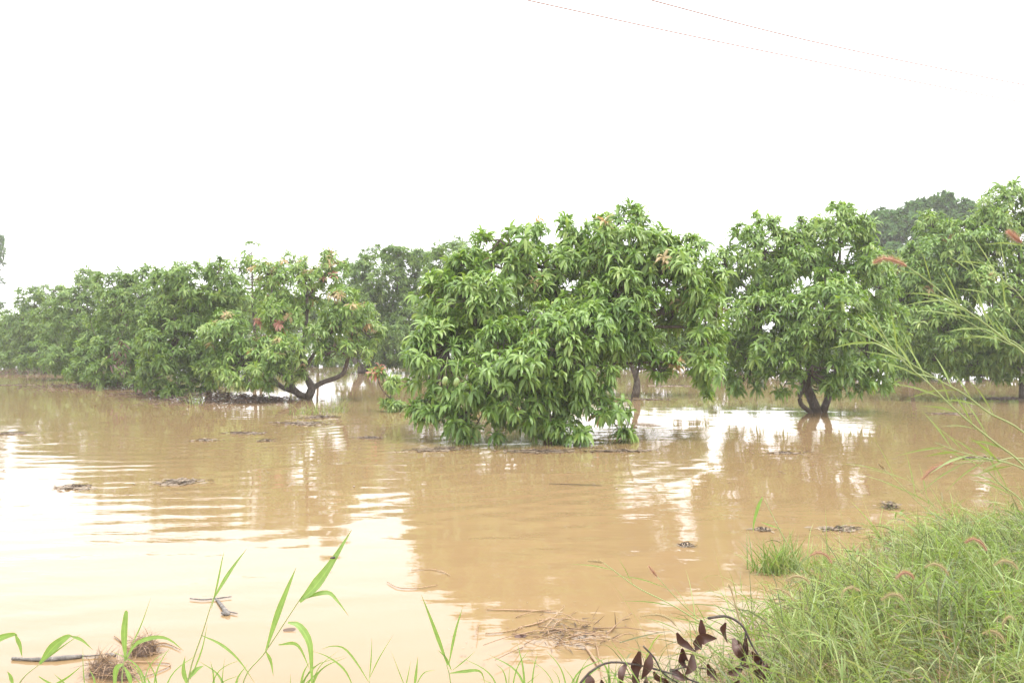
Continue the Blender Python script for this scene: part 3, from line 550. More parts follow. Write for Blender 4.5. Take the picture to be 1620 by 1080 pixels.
# ------------------------------------------------------------------ bank grass (uncountable)
def bank_grass():
    cs = []
    while len(cs) < 860:
        x = random.uniform(.3, 8.5); y = random.uniform(1.7, 9.5); k = float(np.interp(x, SHORE[:, 0], SHORE[:, 1])) - y
        if k < -.5 or k > 4.5 or (k < 0 and random.random() < .55): continue
        if random.random() > .3 + k * .9: continue
        pxx = 810 + x / y * FPX
        if pxx > 1950 or (pxx < 1190 and random.random() > max(.02, (pxx - 960) / 330)): continue
        cs.append((x, y, k))
    cs = np.array(cs); B = Buf(); cnt = RNG.integers(3, 11, len(cs)); ci = np.repeat(np.arange(len(cs)), cnt); n = len(ci)
    p = cs[ci, :2] + RNG.normal(size=(n, 2)) * .075; z = ground_z(p[:, 0], p[:, 1])
    cl = np.stack([RNG.normal(size=len(cs)) * .38 - .25, RNG.normal(size=len(cs)) * .3], 1)[ci]; ch = (RNG.uniform(.16, .44, len(cs)) * np.clip(.7 + cs[:, 2] * .2, .5, 1.05))[ci]
    H_ = ch * RNG.uniform(.6, 1.25, n); H_[RNG.random(n) < .06] *= 1.5
    stem = np.stack([p[:, 0], p[:, 1], z - .02], 1); lean = nrm(np.concatenate([cl + RNG.normal(size=(n, 2)) * .22, np.ones((n, 1))], 1))
    cm = RNG.choice([0, 2, 3], len(cs), p=[.5, .27, .23])[ci]
    def put(b_, dr, sd_, ln, wd, seg, droop, mi):
        V, F, f = blades(b_, dr, sd_, ln, wd, seg, droop, prof='grass', two=False); B.add(V, F); B.M[-1] = np.repeat(mi, f)
    put(stem, lean, nrm(RNG.normal(size=(n, 3)) * [1, 1, 0]), H_, np.full(n, .0032), 4, .12, np.where(RNG.random(n) < .3, 1, cm))
    for q in range(7):
        t = RNG.uniform(.02, .98, n)[:, None]; b_ = stem + lean * H_[:, None] * t + np.array([0, 0, -1]) * (.08 * t ** 2) * H_[:, None]
        dr = nrm(lean * .8 + RNG.normal(size=(n, 3)) * [.75, .75, .35]); ln = RNG.uniform(.07, .27, n) * RNG.choice([1, 1, 1.5], n)
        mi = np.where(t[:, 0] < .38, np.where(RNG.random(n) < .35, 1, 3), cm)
        put(b_, dr, nrm(RNG.normal(size=(n, 3))), ln, RNG.uniform(.0028, .0075, n) * RNG.choice([1, 1, 1.4], n), 4, RNG.uniform(.05, .6, n), mi)
    idx = RNG.integers(0, n, 5200); b_ = stem[idx] + RNG.normal(size=(len(idx), 3)) * [.06, .06, .05] + np.array([0, 0, .06])
    put(b_, nrm(RNG.normal(size=(len(idx), 3)) * [1, 1, .5]), nrm(RNG.normal(size=(len(idx), 3))), RNG.uniform(.08, .4, len(idx)), RNG.uniform(.0015, .0045, len(idx)), 3, .1, np.full(len(idx), 1))
    idx = RNG.integers(0, n, 1500)      # long thin culms above the mass
    put(stem[idx], nrm(lean[idx] + RNG.normal(size=(len(idx), 3)) * .25), nrm(RNG.normal(size=(len(idx), 3))), RNG.uniform(.3, .72, len(idx)), RNG.uniform(.0016, .003, len(idx)), 5, RNG.uniform(.02, .2, len(idx)), RNG.choice([0, 1, 2], len(idx)))
    o = B.obj('bank_grass', [M['grass'], M['straw'], M['grass_fresh'], M['grass_low']]); tag(o, 'thick green grass covering the bank at lower right', 'grass', kind='stuff')
bank_grass()
# broad soft weeds in the grass
n = 420; x = RNG.uniform(1.6, 6, n); y = np.interp(x, SHORE[:, 0], SHORE[:, 1]) - RNG.uniform(0, 2.5, n); ok = y > 1.6; x, y = x[ok], y[ok]; n = len(x)
b_ = np.stack([x, y, ground_z(x, y) + RNG.uniform(.05, .3, n)], 1).repeat(4, 0) + RNG.normal(size=(n * 4, 3)) * .02
V, F, f = blades(b_, nrm(RNG.normal(size=b_.shape) + [0, 0, .3]), nrm(RNG.normal(size=b_.shape)), RNG.uniform(.03, .06, len(b_)), RNG.uniform(.009, .018, len(b_)), 3, .2)
o = mesh_obj('bank_weeds', V, F, M['grass']); tag(o, 'small broad-leaved weeds among the bank grass', 'weeds', kind='stuff')

# ------------------------------------------------------------------ individual grasses
def poly_blade(root, pts, wd, m, parent, name='leaf', prof='leaf', fold=.35, label=None, face=(0, -1, .25)):
    if m == 'blade': wd *= .8
    """a blade along a polyline of world points"""
    p = spline(pts, 12); n = len(p); T_ = nrm(np.gradient(p, axis=0)); f = np.array(face, float) + RNG.normal(size=3) * .25
    S = nrm(np.cross(T_, f)); N = np.cross(S, T_); t = np.linspace(0, 1, n)
    wv = (.28 + .72 * np.sin(np.clip(t / .42, 0, 1) * np.pi / 2) ** 1.3) * np.clip((1 - t) / .6, 0.02, 1) ** .85 if prof == 'leaf' else (1 - t * .97)
    hw = (wd / 2 * wv)[:, None]; V = np.stack([p - S * hw + N * hw * fold, p, p + S * hw + N * hw * fold], 1).reshape(-1, 3)
    F = []
    for k in range(n - 1):
        for j in range(2): a = k * 3 + j; F.append([a, a + 1, a + 4, a + 3])
    o = mesh_obj(name, V, F, M[m], parent, root)
    at = o.data.attributes.new('blade', 'FLOAT_VECTOR', 'POINT'); q = np.zeros((n, 3, 3)); q[:, 0, 0] = -1; q[:, 2, 0] = 1; q[:, :, 1] = t[:, None]; q[:, :, 2] = random.random()
    at.data.foreach_set('vector', q.astype(np.float32).ravel())
    if label: o['label'] = label
    return o
def plant(label, root, stems, leaves, d, group, name='grass_plant', cat='grass plant', sw=.006, m='blade', heads=(), head_m='seed'):
    """stems: lists of px points (all at about d metres); leaves: (points, width_m)"""
    r3 = P(root[0], root[1], d); gz = float(ground_z(r3[0], r3[1])); r3[2] = gz
    E = empty(name, r3); tag(E, label, cat, group)
    D = lambda q: np.array([P(a, b2, d + (c[0] if c else 0)) for a, b2, *c in q])
    for s in stems:
        pts = D(s); v, F = tube(spline(pts, 4 * len(pts)), [sw * .5, sw * .42, sw * .22], 6); mesh_obj('stem', v, F, M['stem'], E, r3)
    for q, wd in leaves: poly_blade(r3, D(q), wd, m, E)
    for hp, wd in heads: seed_head(D(hp), wd, E, r3, head_m)
    return E
def seed_head(pts, wd, E, r3, m):
    p = spline(pts, 40); B = Buf(); v, F = tube(p, [wd * .12, wd * .2, wd * .19, wd * .06], 6, .15); B.add(v, F)
    L_ = np.linalg.norm(np.diff(p, axis=0), axis=1).sum(); n = 800; i = RNG.integers(0, len(p), n); T_ = nrm(np.gradient(p, axis=0))[i]
    t = i / len(p); rad = nrm(RNG.normal(size=(n, 3))); rad = nrm(rad - T_ * (rad * T_).sum(1, keepdims=True))
    env = np.sin(np.pi * np.clip(t * .9 + .1, 0, 1)) ** .5
    V, F, f = blades(p[i], nrm(rad + T_ * RNG.uniform(.2, 1.6, (n, 1))), nrm(np.cross(rad, T_)), wd * 1.15 * (env * .75 + .25) * RNG.uniform(.7, 1.3, n), np.full(n, .0007), 2, 0, two=False, prof='grass'); B.add(V, F)
    B.obj('seed_head', M[m], E, r3)
BG = 'broad-leaved grass plants along the near edge'
DF = 2.9
plant('tallest broad grass plant with wide bright blade carrying a small fly', (385, 1190), [[(375, 1190), (384, 1080), (420, 1030), (474, 948), (480, 940)]],
      [([(474, 952), (500, 925), (525, 890), (556, 838)], .052), ([(420, 1030), (438, 975), (455, 930), (468, 898)], .030), ([(478, 948), (500, 940), (520, 938), (533, 950), (551, 974)], .022),
       ([(455, 985), (472, 990), (488, 1015), (492, 1050), (493, 1110)], .034), ([(420, 1030), (428, 1045), (432, 1070)], .018), ([(440, 1020), (470, 1020), (490, 1060)], .016)], DF, BG)
plant('slender grass plant left of the tallest, two upright blades crossing the floating stick', (290, 1180), [[(285, 1180), (298, 1070), (320, 1000), (337, 945)]],
      [([(337, 948), (355, 918), (372, 892), (390, 868)], .020), ([(334, 962), (343, 925), (350, 890), (354, 872)], .008), ([(296, 1075), (310, 1060), (322, 1053)], .024), ([(300, 1075), (318, 1030), (328, 985)], .008), ([(318, 1005), (350, 1020), (378, 1045), (405, 1085)], .012), ([(296, 1085), (290, 1060), (292, 1038)], .022)], DF - .1, BG)
plant('short grass plant growing beside the brown root clump', (198, 1160), [[(198, 1160), (192, 1080), (196, 1040)]],
      [([(198, 1045), (196, 1005), (199, 970), (200, 966)], .030), ([(197, 1045), (215, 1018), (245, 1008), (268, 1012), (290, 1030)], .020), ([(205, 1025), (222, 990), (238, 945)], .007), ([(195, 1050), (182, 1062), (180, 1110)], .026), ([(196, 1055), (205, 1075), (206, 1100)], .02)], DF + .05, BG)
plant('grass plant with a wide folded blade near the left corner', (40, 1180), [[(0, 1150), (30, 1080), (62, 1050)]],
      [([(62, 1050), (82, 1025), (104, 1008), (114, 1006)], .040), ([(110, 1006), (128, 1012), (146, 1028)], .014), ([(62, 1050), (95, 1025), (128, 1002)], .007), ([(20, 1085), (16, 1070), (10, 1062)], .02), ([(60, 1095), (100, 1075), (130, 1052)], .012), ([(60, 1070), (90, 1090), (100, 1110)], .014)], DF - .1, BG)
plant('grass plant at the very left edge with a drooping bent blade', (-40, 1150), [[(-60, 1150), (-40, 1060)]],
      [([(-30, 1040), (-5, 1012), (20, 1003), (27, 1005)], .030), ([(23, 1003), (30, 1018), (34, 1040)], .022)], DF, BG)
plant('grass plant with thin crossing blades under the edge of the tree reflection', (715, 1160), [[(722, 1160), (712, 1075), (706, 1050)]],
      [([(708, 1052), (695, 1015), (680, 975), (666, 940)], .020), ([(710, 1050), (720, 1000), (732, 960)], .014), ([(714, 1060), (705, 1040), (692, 1028)], .012), ([(712, 1065), (735, 1062), (760, 1062), (768, 1085)], .016), ([(716, 1060), (735, 1045), (752, 1030)], .006)], DF + .2, BG)
plant('low sparse grass plant right of the tallest with an arching thin blade', (575, 1160), [[(582, 1150), (584, 1070)]],
      [([(582, 1078), (565, 1050), (545, 1026), (525, 1022), (508, 1027)], .010), ([(584, 1075), (587, 1040), (588, 1008)], .007), ([(583, 1075), (600, 1040), (622, 1004)], .006), ([(560, 1090), (545, 1060), (520, 1040), (495, 1030)], .010)], DF + .1, BG)
plant('low grass wisps between the arching blade and the crossing blades', (645, 1160), [[(650, 1150), (655, 1090)]],
      [([(655, 1090), (658, 1065), (661, 1038)], .014), ([(642, 1090), (632, 1065), (618, 1028)], .005), ([(640, 1095), (645, 1070), (650, 1045)], .006), ([(655, 1090), (670, 1065), (690, 1060)], .006)], DF + .1, BG)
plant('few grass wisps at the left of the brown root clump', (130, 1180), [[(130, 1150), (132, 1100)]],
      [([(135, 1100), (131, 1060), (130, 1022)], .008), ([(150, 1100), (148, 1075), (140, 1058)], .008), ([(120, 1100), (100, 1080), (84, 1066)], .010)], DF, BG)
for wi, (wx, lab) in enumerate([(232, 'thin upright grass wisps between the round root tangle and the slender plant'), (470, 'thin grass wisps right of the foot of the tallest grass plant'), (820, 'thin grass wisps below the twig tangle'), (905, 'short bright grass wisps left of the dead branch'), (345, 'low thin grass wisps right of the slender plant'), (975, 'pale grass wisps at the foot of the dead branch')]):
    rw = random.Random(50 + wi); lv = []
    for k in range(9):
        bx_ = wx + rw.uniform(-22, 22); a = rw.uniform(-.7, .7); L_ = rw.uniform(50, 120)
        lv.append(([(bx_, 1125), (bx_ + a * L_ * .35, 1125 - L_ * .6), (bx_ + a * L_ * 1.1, 1125 - L_ * rw.uniform(.8, 1))], rw.uniform(.004, .011)))
    plant(lab, (wx, 1170), [[(wx, 1165), (wx + rw.uniform(-6, 6), 1100)]], lv, DF + .05, BG, sw=.004)
# fly on the blade
c = P(527, 882, DF - .012); fl = empty('fly', c); tag(fl, 'tiny dark fly sitting on the widest grass blade', 'fly')
v, F = blob((0, 0, 0), (.0075, .005, .005), 8, 6, 0); mesh_obj('body', v, F, M['insect'], fl)
v, F = blob((-.008, 0, -.001), (.0038, .0038, .0038), 8, 6, 0); mesh_obj('head', v, F, M['insect'], fl)
for s in (-1, 1):
    V, F, f = blades(np.array([[0, s * .002, .004]]), np.array([[1., s * .4, .1]]), np.array([[0, 1., 0]]), np.array([.012]), np.array([.005]), 3, 0.); mesh_obj('wing', V, F, M['insect'], fl)
# water-side reed blades (folded leaf standing in the water)
E = plant('lone stem with a folded hanging blade standing above the water tuft', (1290, 1000), [[(1290, 1000), (1262, 890), (1240, 850), (1210, 790)]], [([(1207, 786), (1200, 800), (1193, 825), (1192, 843)], .022), ([(1205, 826), (1222, 832), (1240, 838)], .008), ([(1245, 862), (1230, 880), (1215, 905)], .01)], 3.9, 'tall grass stems on the bank')

# foxtail stems on the right bank
FG = 'foxtail grass stems leaning out from the bank'
def fox(label, pts, d, head=None, leafn=6, lp=(50, 95), sw=.0055, seed=1, head_m='seed', hw=.016, wleaf=.006, root=None):
    rnd = random.Random(seed); last = np.array(pts[-1][:2], float); prev = np.array(pts[-2][:2], float); dirn = (last - prev) / np.linalg.norm(last - prev)
    if root is None: root = (last[0] + 150, 1150)
    r3 = P(root[0], HZ + 1, d); gz = float(ground_z(r3[0], d)); rpy = HZ + (EYE - gz) / d * FPX
    full = [tuple(q) for q in pts] + [tuple(last + dirn * 90 + np.array([5, 40])), ((root[0] + last[0]) / 2 + 60, (last[1] + rpy) / 2 + 30), (root[0], rpy)]
    sp = spline([(a, b2, 0) for a, b2 in pts], 60)
    lv = []
    for k in range(leafn):
        i = int((.12 + .84 * (k + rnd.random() * .7) / leafn) * 58); q = sp[i]; tdir = sp[max(i - 1, 0)] - sp[i + 1]; tdir /= np.linalg.norm(tdir)
        sgn = 1 if k % 2 else -1; a = rnd.uniform(.25, .65) * sgn; ca, sa = math.cos(a), math.sin(a)
        dv = np.array([tdir[0] * ca - tdir[1] * sa, tdir[0] * sa + tdir[1] * ca]); L_ = rnd.uniform(*lp); dz = rnd.uniform(-.05, .05)
        e = q[:2] + dv * L_; mdl = q[:2] + dv * L_ * .5 + np.array([0, -rnd.uniform(0, .04) * L_])
        lv.append(([(q[0], q[1]), (mdl[0], mdl[1], dz * .5), (e[0], e[1] + L_ * .05, dz)], wleaf * rnd.uniform(.45, .85)))
    return plant(label, (root[0], rpy), [full[::-1]], lv, d, FG, 'foxtail_stem', 'foxtail grass', sw, 'grass', [(head, hw)] if head else (), head_m)
fox('highest long foxtail stem with a reddish bent seed head against the three-stemmed tree', [(1434, 421), (1463, 441), (1496, 468), (1528, 490), (1561, 514), (1593, 539), (1620, 559)], 2.2, [(1434, 421), (1420, 414), (1400, 409), (1383, 415)], 8, seed=3)
fox('bare leafy foxtail stem running steeply down from the three-stemmed tree crown', [(1382, 498), (1406, 543), (1434, 576), (1467, 604), (1504, 641), (1536, 669), (1577, 702), (1620, 737)], 2.1, None, 13, seed=4, wleaf=.008)
fox('bare foxtail stem crossing the steep one near its tip', [(1345, 521), (1398, 545), (1443, 576), (1487, 602), (1528, 625), (1565, 653), (1620, 684)], 2.2, None, 10, seed=5, wleaf=.008)
fox('thin stem running just under the highest foxtail stem', [(1463, 457), (1504, 478), (1545, 502), (1585, 531), (1620, 553)], 2.3, None, 5, seed=6, sw=.004)
fox('third thin stem of the upper bundle, lowest of it at the tip', [(1487, 488), (1528, 507), (1561, 526), (1593, 543), (1620, 557)], 2.25, None, 6, seed=7, sw=.004)
fox('upright thin stem in front of the edge tree crown', [(1536, 425), (1545, 445), (1577, 478), (1620, 527)], 2.4, None, 4, seed=8, sw=.003)
fox('short leafy stem tip at the frame edge above the upper bundle', [(1545, 410), (1570, 425), (1593, 449), (1620, 476)], 2.4, None, 5, seed=9, sw=.004)
fox('foxtail with pinkish head cut by the frame edge, high before the edge tree', [(1616, 384), (1640, 400), (1680, 450)], 2.2, [(1616, 384), (1606, 376), (1595, 367)], 2, seed=10)
fox('low foxtail with a reddish drooping head over the shaded water', [(1508, 733), (1545, 730), (1580, 728), (1620, 726)], 2.3, [(1508, 733), (1490, 736), (1474, 744), (1460, 757)], 5, seed=11, sw=.004)
fox('leafy stem bundle low at the frame edge above the bank grass', [(1480, 700), (1520, 715), (1560, 725), (1620, 742)], 2.3, None, 9, seed=12, wleaf=.009)
fox('pale dry stem slanting down left of the low foxtail head', [(1392, 735), (1422, 763), (1455, 796), (1500, 835)], 2.9, [(1400, 742), (1395, 738), (1390, 733)], 5, seed=13, sw=.004, root=(1620, 1100), hw=.008, head_m='seed_tan')
fox('pale thin stem beside the slanting dry stem', [(1435, 752), (1460, 780), (1490, 812), (1520, 840)], 3.0, None, 4, seed=14, sw=.0035, root=(1640, 1100))
fox('leaning stem low at the frame edge below the stem bundle', [(1561, 743), (1585, 767), (1620, 796)], 2.3, None, 5, seed=15)
fox('long lone foxtail stem leaning over open water, its pale head farthest from the bank', [(955, 890), (975, 905), (1010, 930), (1060, 955), (1110, 985), (1150, 1010)], 3.1, [(955, 890), (945, 888), (930, 887)], 4, seed=16, sw=.006, root=(1230, 1100), head_m='seed_tan', hw=.012)
fox('second foxtail stem over open water with a pink upright tip', [(1040, 912), (1060, 935), (1090, 965), (1130, 995), (1170, 1030)], 3.1, [(1040, 912), (1034, 905), (1027, 896)], 3, seed=17, sw=.005, root=(1240, 1100), hw=.011)
fox('low foxtail with a brown bent head near the dead leaves', [(1070, 990), (1085, 1010), (1110, 1050), (1130, 1075)], 3.0, [(1070, 990), (1058, 978), (1038, 972), (1013, 975)], 3, seed=18, sw=.004, root=(1180, 1110), head_m='seed_tan')
fox('upright foxtail with a tan spike beside the dead leaves', [(1171, 985), (1175, 1010), (1182, 1050), (1190, 1080)], 3.0, [(1171, 985), (1166, 965), (1158, 935), (1153, 925)], 3, seed=19, sw=.004, root=(1200, 1120), head_m='seed_tan', hw=.014)
heads = [(1330, 940, 'first', 'tan'), (1315, 885, 'pink', ''), (1280, 918, 'b', 'tan'), (1255, 945, 'c', 'tan'), (1500, 905, 'd', 'tan'), (1445, 910, 'e', ''), (1560, 865, 'f', ''), (1610, 895, 'g', 'tan'), (1590, 1012, 'h', 'tan'), (1585, 990, 'i', 'tan'), (1430, 945, 'j', 'tan')]
labs = ['tan arching foxtail head at the water side of the bank grass', 'small pink foxtail head curling above the lone tuft side of the grass', 'pale arching foxtail head near the lone water tuft', 'lowest-left pale foxtail head in the bank grass', 'yellowish foxtail head in the middle of the bank grass', 'pinkish foxtail head deep in the middle of the bank grass',
        'reddish lying foxtail head high in the bank grass', 'thick tan foxtail head at the right frame edge', 'green tan foxtail head low in the right corner', 'foxtail head just above the one in the right corner', 'short tan foxtail head below the middle ones']
for (x, y, _, tn), lab in zip(heads, labs):
    i = heads.index((x, y, _, tn)); hl = random.uniform(26, 44); up = random.uniform(-14, 8); sg = -1 if random.random() < .75 else .8
    fox(lab, [(x + 2, y + 6), (x + 12, y + 30), (x + 25, y + 70), (x + 45, y + 110)], random.uniform(2.5, 2.9), [(x + 2, y + 6), (x + sg * hl * .2, y - 3 + up * .3), (x + sg * hl * .6, y - 5 + up * .7), (x + sg * hl, y + up + 3)], 4, seed=30 + i, sw=.003, root=(x + 70, 1150), head_m='seed_tan' if tn else 'seed', hw=random.uniform(.010, .015), lp=(40, 80))

# ------------------------------------------------------------------ dead branch with brown leaves
c = P(1080, 1110, 2.9); c[2] = float(ground_z(c[0], c[1])); E = empty('dead_branch', c); tag(E, 'dead leafy branch with dark brown curled leaves lying at the near bank', 'dead branch')
D = lambda q, d=2.9: np.array([P(a, b2, d) for a, b2 in q])
for q, r in [([(915, 1085), (935, 1062), (965, 1048), (1010, 1052), (1060, 1065), (1120, 1085)], .0045), ([(1018, 1022), (1035, 1040), (1050, 1065), (1080, 1085)], .0035), ([(1120, 978), (1150, 975), (1175, 990), (1190, 1020), (1215, 1060), (1235, 1095)], .005),
             ([(1060, 1062), (1090, 1055), (1130, 1060)], .003), ([(1180, 1000), (1178, 1030), (1170, 1060)], .003)]:
    v, F = tube(spline(D(q), 18), [r, r * .7], 6, .06); mesh_obj('twig', v, F, M['bark_wet'], E, c)
DL = [[(1110, 980), (1113, 1000), (1111, 1018)], [(1150, 985), (1149, 1000), (1152, 1018)], [(1072, 1000), (1085, 1015), (1102, 1032)], [(1102, 1012), (1115, 1008), (1135, 1010)], [(1112, 1005), (1105, 1022), (1100, 1030)],
      [(1012, 1030), (1006, 1055), (1010, 1072)], [(1030, 1035), (1025, 1055), (1015, 1075)], [(993, 1050), (985, 1068), (985, 1090)], [(1080, 1025), (1083, 1045), (1090, 1058)], [(1095, 1035), (1090, 1055), (1084, 1068)],
      [(1003, 1062), (1010, 1080), (1020, 1095)], [(1035, 1062), (1045, 1072), (1060, 1080)], [(1060, 1060), (1075, 1070), (1092, 1075)], [(1160, 1010), (1168, 1030), (1178, 1045)], [(1180, 1008), (1176, 1035), (1180, 1055)],
      [(1150, 1065), (1165, 1060), (1180, 1050)], [(1170, 1075), (1160, 1085), (1150, 1095)], [(1195, 1060), (1205, 1075), (1215, 1090)], [(932, 1068), (934, 1080), (938, 1092)], [(1120, 1050), (1128, 1065), (1138, 1080)], [(1190, 1030), (1200, 1045), (1205, 1062)]]
for i, q in enumerate(DL):
    q = [(a, b2, 0) for a, b2 in q]; pts = np.array([P(a, b2, 2.9 + random.uniform(-.03, .03)) for a, b2, _ in q])
    poly_blade(c, pts, random.uniform(.026, .045), 'dead', E, fold=random.uniform(.5, 1.1), face=(random.uniform(-.6, .6), -1, .1))

for k in range(14):
    x0_, y0_ = random.choice([(1190, 1040), (1205, 1065), (1150, 1080), (1020, 1070), (1175, 1010), (1060, 1075), (960, 1080)]); x0_ += random.uniform(-14, 14); y0_ += random.uniform(-8, 10); a = random.uniform(.3, 2.8); L_ = random.uniform(12, 34)
    q = np.array([P(x0_ + math.cos(a) * L_ * u + random.uniform(-2, 2), y0_ + math.sin(a) * L_ * u, 2.9 + random.uniform(-.05, .05)) for u in (0, .5, 1)])
    poly_blade(c, q, random.uniform(.012, .035), random.choice(['dead', 'dead', 'litter']), E, fold=random.uniform(.5, 1.4), face=(random.uniform(-1, 1), -1, random.uniform(-.3, .6)))

# ------------------------------------------------------------------ sticks and clumps on the near water
def stick(name, label, pts, rad, branches=(), m='stick'):
    W_ = np.array([G(a, b2) for a, b2 in pts]); W_[:, 2] = .008; c = W_[0].copy(); E = empty(name, c); tag(E, label, 'stick')
    v, F = tube(spline(W_, 14), rad, 8, .12); mesh_obj('wood', v, F, M[m], E, c)
    for q, r in branches:
        W2 = np.array([G(a, b2) + [0, 0, .01] for a, b2 in q]); v, F = tube(spline(W2, 8), r, 6, .08); mesh_obj('side_twig', v, F, M[m], E, c)
stick('floating_stick', 'long mottled grey stick floating near the left corner', [(18, 1044), (60, 1046), (95, 1044), (128, 1041)], [.007, .010, .014, .010], [([(128, 1041), (150, 1040), (170, 1037)], [.005, .003])])
stick('floating_stick', 'forked grey stick floating behind the slender grass plant', [(341, 949), (350, 960), (357, 970), (360, 974)], [.006, .012, .016, .013], [([(300, 949), (320, 951), (342, 949), (366, 946)], [.004, .004, .005, .003]), ([(358, 970), (366, 971), (375, 973)], [.005, .003]), ([(350, 972), (355, 974), (360, 973)], [.006, .005])])
stick('floating_stick', 'short dark scrap of wood beside the brown root clump', [(169, 1037), (176, 1038), (182, 1039)], [.006, .009, .006])
stick('floating_reed', 'straw pale reed curved on the water at the reflection edge', [(612, 922), (630, 931), (660, 932), (692, 927)], [.002, .003, .003, .002], m='straw')
stick('floating_reed', 'upper curved pale reed on the water at the reflection edge', [(650, 903), (680, 902), (700, 906), (712, 912)], [.002, .003, .003, .002], m='straw')
stick('floating_reed', 'long thin dark reed lying in the tree reflection', [(868, 766), (905, 767), (952, 769)], [.003, .004, .003], m='bark_wet')
stick('floating_reed', 'straight pale reed with a dark knot, lying beyond the twig tangle', [(770, 966), (815, 967), (845, 968), (880, 970)], [.003, .004, .004, .003], m='straw')
def root_clump(px, py, wpx, label, n=420, hh=.09, m='straw', m2='litter'):
    c = G(px, py); w_ = wpx / FPX * c[1] * .5; B = Buf()
    v, F = blob(c + [0, 0, 0], (w_ * .75, w_ * .6, hh * .55), 16, 8, .25); B.add(v, F, 1)
    q = nrm(RNG.normal(size=(n, 3))); q[:, 2] = np.abs(q[:, 2]); b_ = c + q * [w_ * .75, w_ * .6, hh * .7]
    tdir = nrm(np.cross(q, RNG.normal(size=(n, 3))) + q * .35)
    V, F, f = blades(b_, tdir, nrm(RNG.normal(size=(n, 3))), RNG.uniform(.03, .13, n), RNG.uniform(.0015, .004, n), 4, RNG.uniform(0, .5, n), two=False, prof='grass'); V[:, 2] = np.maximum(V[:, 2], .002)
    B.add(V[:len(V) // 2 // 5 * 5 * 2 // 2], F[:0], 0) if False else None
    h = n // 2; B.add(V, F, 0); 
    B.M[-1][: len(F) // 2] = 1
    o = B.obj('root_clump', [M[m], M[m2]], None, c, loc=c); return tag(o, label, 'root clump')
root_clump(226, 1034, 46, 'round tangle of brown roots floating beside the short grass plant', hh=.10)
root_clump(165, 1066, 56, 'brown root tangle nearest the left corner, below the round one', hh=.08)
root_clump(195, 1072, 40, 'small root tangle joined to the corner one', 260, hh=.06)
stick('dry_stalk', 'curved dry stalk reaching left from the round root tangle', [(180, 1008), (190, 1015), (205, 1030)], [.003, .005, .004], m='straw')
stick('dry_stalk', 'dry stalk reaching right from the round root tangle', [(235, 1022), (262, 1020), (285, 1030)], [.005, .004, .002], m='straw')
stick('dry_stalk', 'long pale straw bent in a sharp V in front of the root tangles', [(198, 1050), (235, 1050), (270, 1053), (240, 1068), (212, 1076)], [.003, .003, .003, .003, .002], m='straw')
# twig tangle
c = G(870, 1005); B = Buf()
for k in range(34):
    a = G(random.gauss(875, 48), random.gauss(1000, 13)); ang = random.gauss(0, 1.0); L_ = random.uniform(.08, .38); a[2] = .006
    e = a + np.array([math.cos(ang) * L_, math.sin(ang) * L_ * 1.2, random.uniform(0, .04)]); B.add(*tube(spline([a, (a + e) / 2 + [0, random.uniform(-.03, .03), .015], e], 5), [.0032, .0018], 4))
n = 170; b_ = np.array([G(random.gauss(905, 34), random.gauss(1003, 13)) for _ in range(n)]) + [0, 0, .008]
V, F, f = blades(b_, nrm(RNG.normal(size=(n, 3)) * [1, 1, .3]), nrm(RNG.normal(size=(n, 3))), RNG.uniform(.03, .09, n), RNG.uniform(.003, .008, n), 3, .05, two=False, prof='grass'); V[:, 2] = np.maximum(V[:, 2], .004); B.add(V, F, 1)
o = B.obj('twig_tangle', [M['straw'], M['litter']], None, c, loc=c); tag(o, 'loose tangle of dry reddish twigs and straw floating near the bank', 'twig tangle')
stick('dry_stalk', 'thick pale stalk standing out of the twig tangle toward the camera', [(926, 1025), (938, 1042), (948, 1058)], [.004, .007, .006], m='straw')
stick('dry_stalk', 'pale stalk crossing the twig tangle diagonally', [(820, 995), (850, 988), (868, 980)], [.003, .005, .003], m='straw')
stick('dry_stalk', 'thin straw running left of the twig tangle', [(768, 1004), (795, 1002), (825, 996)], [.003, .003, .002], m='straw')
stick('dry_stalk', 'small pale stalk lying alone right of the twig tangle', [(960, 1003), (968, 998), (975, 990)], [.003, .005, .003], m='straw')
# floating single leaves
for (px, py, lab, mm) in [(456, 998, 'single brown leaf floating beside the tallest grass plant', 'litter'), (823, 1008, 'dark upright scrap of leaf at the left of the twig tangle', 'dead')]:
    c = G(px, py); V, F, f = blades(np.array([[-.03, 0, .008]]), np.array([[1., .1, .12]]), np.array([[0, 1., .4]]), np.array([.07]), np.array([.04]), 5, .05, fold=.5)
    o = mesh_obj('floating_leaf', V, F, M[mm], None, None, loc=c); tag(o, lab, 'leaf')

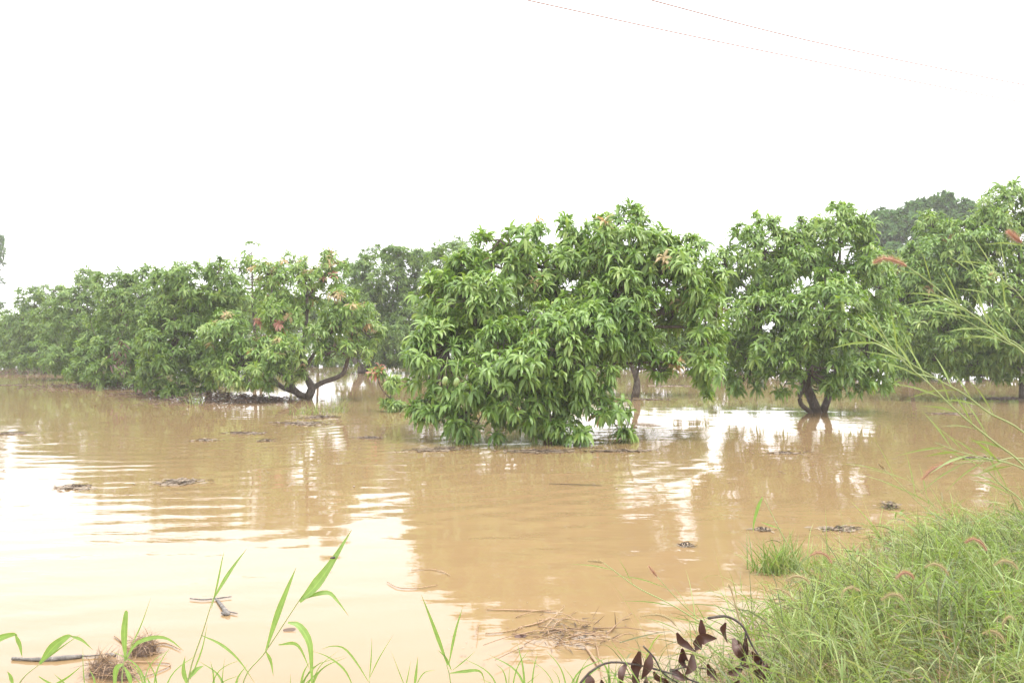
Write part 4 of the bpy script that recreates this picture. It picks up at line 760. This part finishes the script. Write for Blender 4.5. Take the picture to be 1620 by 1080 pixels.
# ------------------------------------------------------------------ power lines, white mark on the trunk
for pts, lab in [([(640, -44), (828, 0), (1200, 80), (1620, 163), (1900, 208)], 'lower of two thin power lines crossing the white sky'), ([(800, -62), (1025, 0), (1300, 70), (1620, 135), (1900, 184)], 'upper of two thin power lines crossing the white sky')]:
    W_ = np.array([P(a, b2, (8.0 - EYE) * FPX / (HZ - b2)) for a, b2 in pts]); v, F = tube(spline(W_, 60), [.0128, .0128], 6)
    o = mesh_obj('power_line', v, F, M['wire'], None, W_[0], loc=W_[0]); tag(o, lab, 'power line', 'power lines overhead')
c = P(1616, 588, DE - .13); B = Buf()
v, F = tube(np.array([[0, 0, -.11], [0, 0, .09]]), [.02, .02], 8); B.add(v, F); v, F = tube(np.array([[0, -.01, 0], [.07, -.01, -.03]]), [.015, .015], 6); B.add(v, F)
o = B.obj('plastic_scrap', M['white'], loc=c); tag(o, 'white plastic scrap caught on the trunk of the edge tree', 'plastic scrap')

# ------------------------------------------------------------------ haze
me = bpy.data.meshes.new('haze'); x0, x1, y0, y1, z0, z1 = -310, 310, -70, 430, -2, 15
me.from_pydata([(x0, y0, z0), (x1, y0, z0), (x1, y1, z0), (x0, y1, z0), (x0, y0, z1), (x1, y0, z1), (x1, y1, z1), (x0, y1, z1)], [], [(3, 2, 1, 0), (4, 5, 6, 7), (0, 1, 5, 4), (1, 2, 6, 5), (2, 3, 7, 6), (3, 0, 4, 7)])
hz = bpy.data.objects.new('haze', me); COL.objects.link(hz); tag(hz, kind='stuff')
m = bpy.data.materials.new('haze'); m.use_nodes = True; t = m.node_tree; t.nodes.clear()
ou = t.nodes.new('ShaderNodeOutputMaterial'); vo = t.nodes.new('ShaderNodeVolumePrincipled'); vo.inputs['Color'].default_value = (.96, .97, 1, 1); vo.inputs['Density'].default_value = .0013
t.links.new(vo.outputs[0], ou.inputs['Volume']); me.materials.append(m)

print('TRIS', sum(sum(len(p.vertices)-2 for p in o.data.polygons) for o in bpy.data.objects if o.type=='MESH')) if False else None
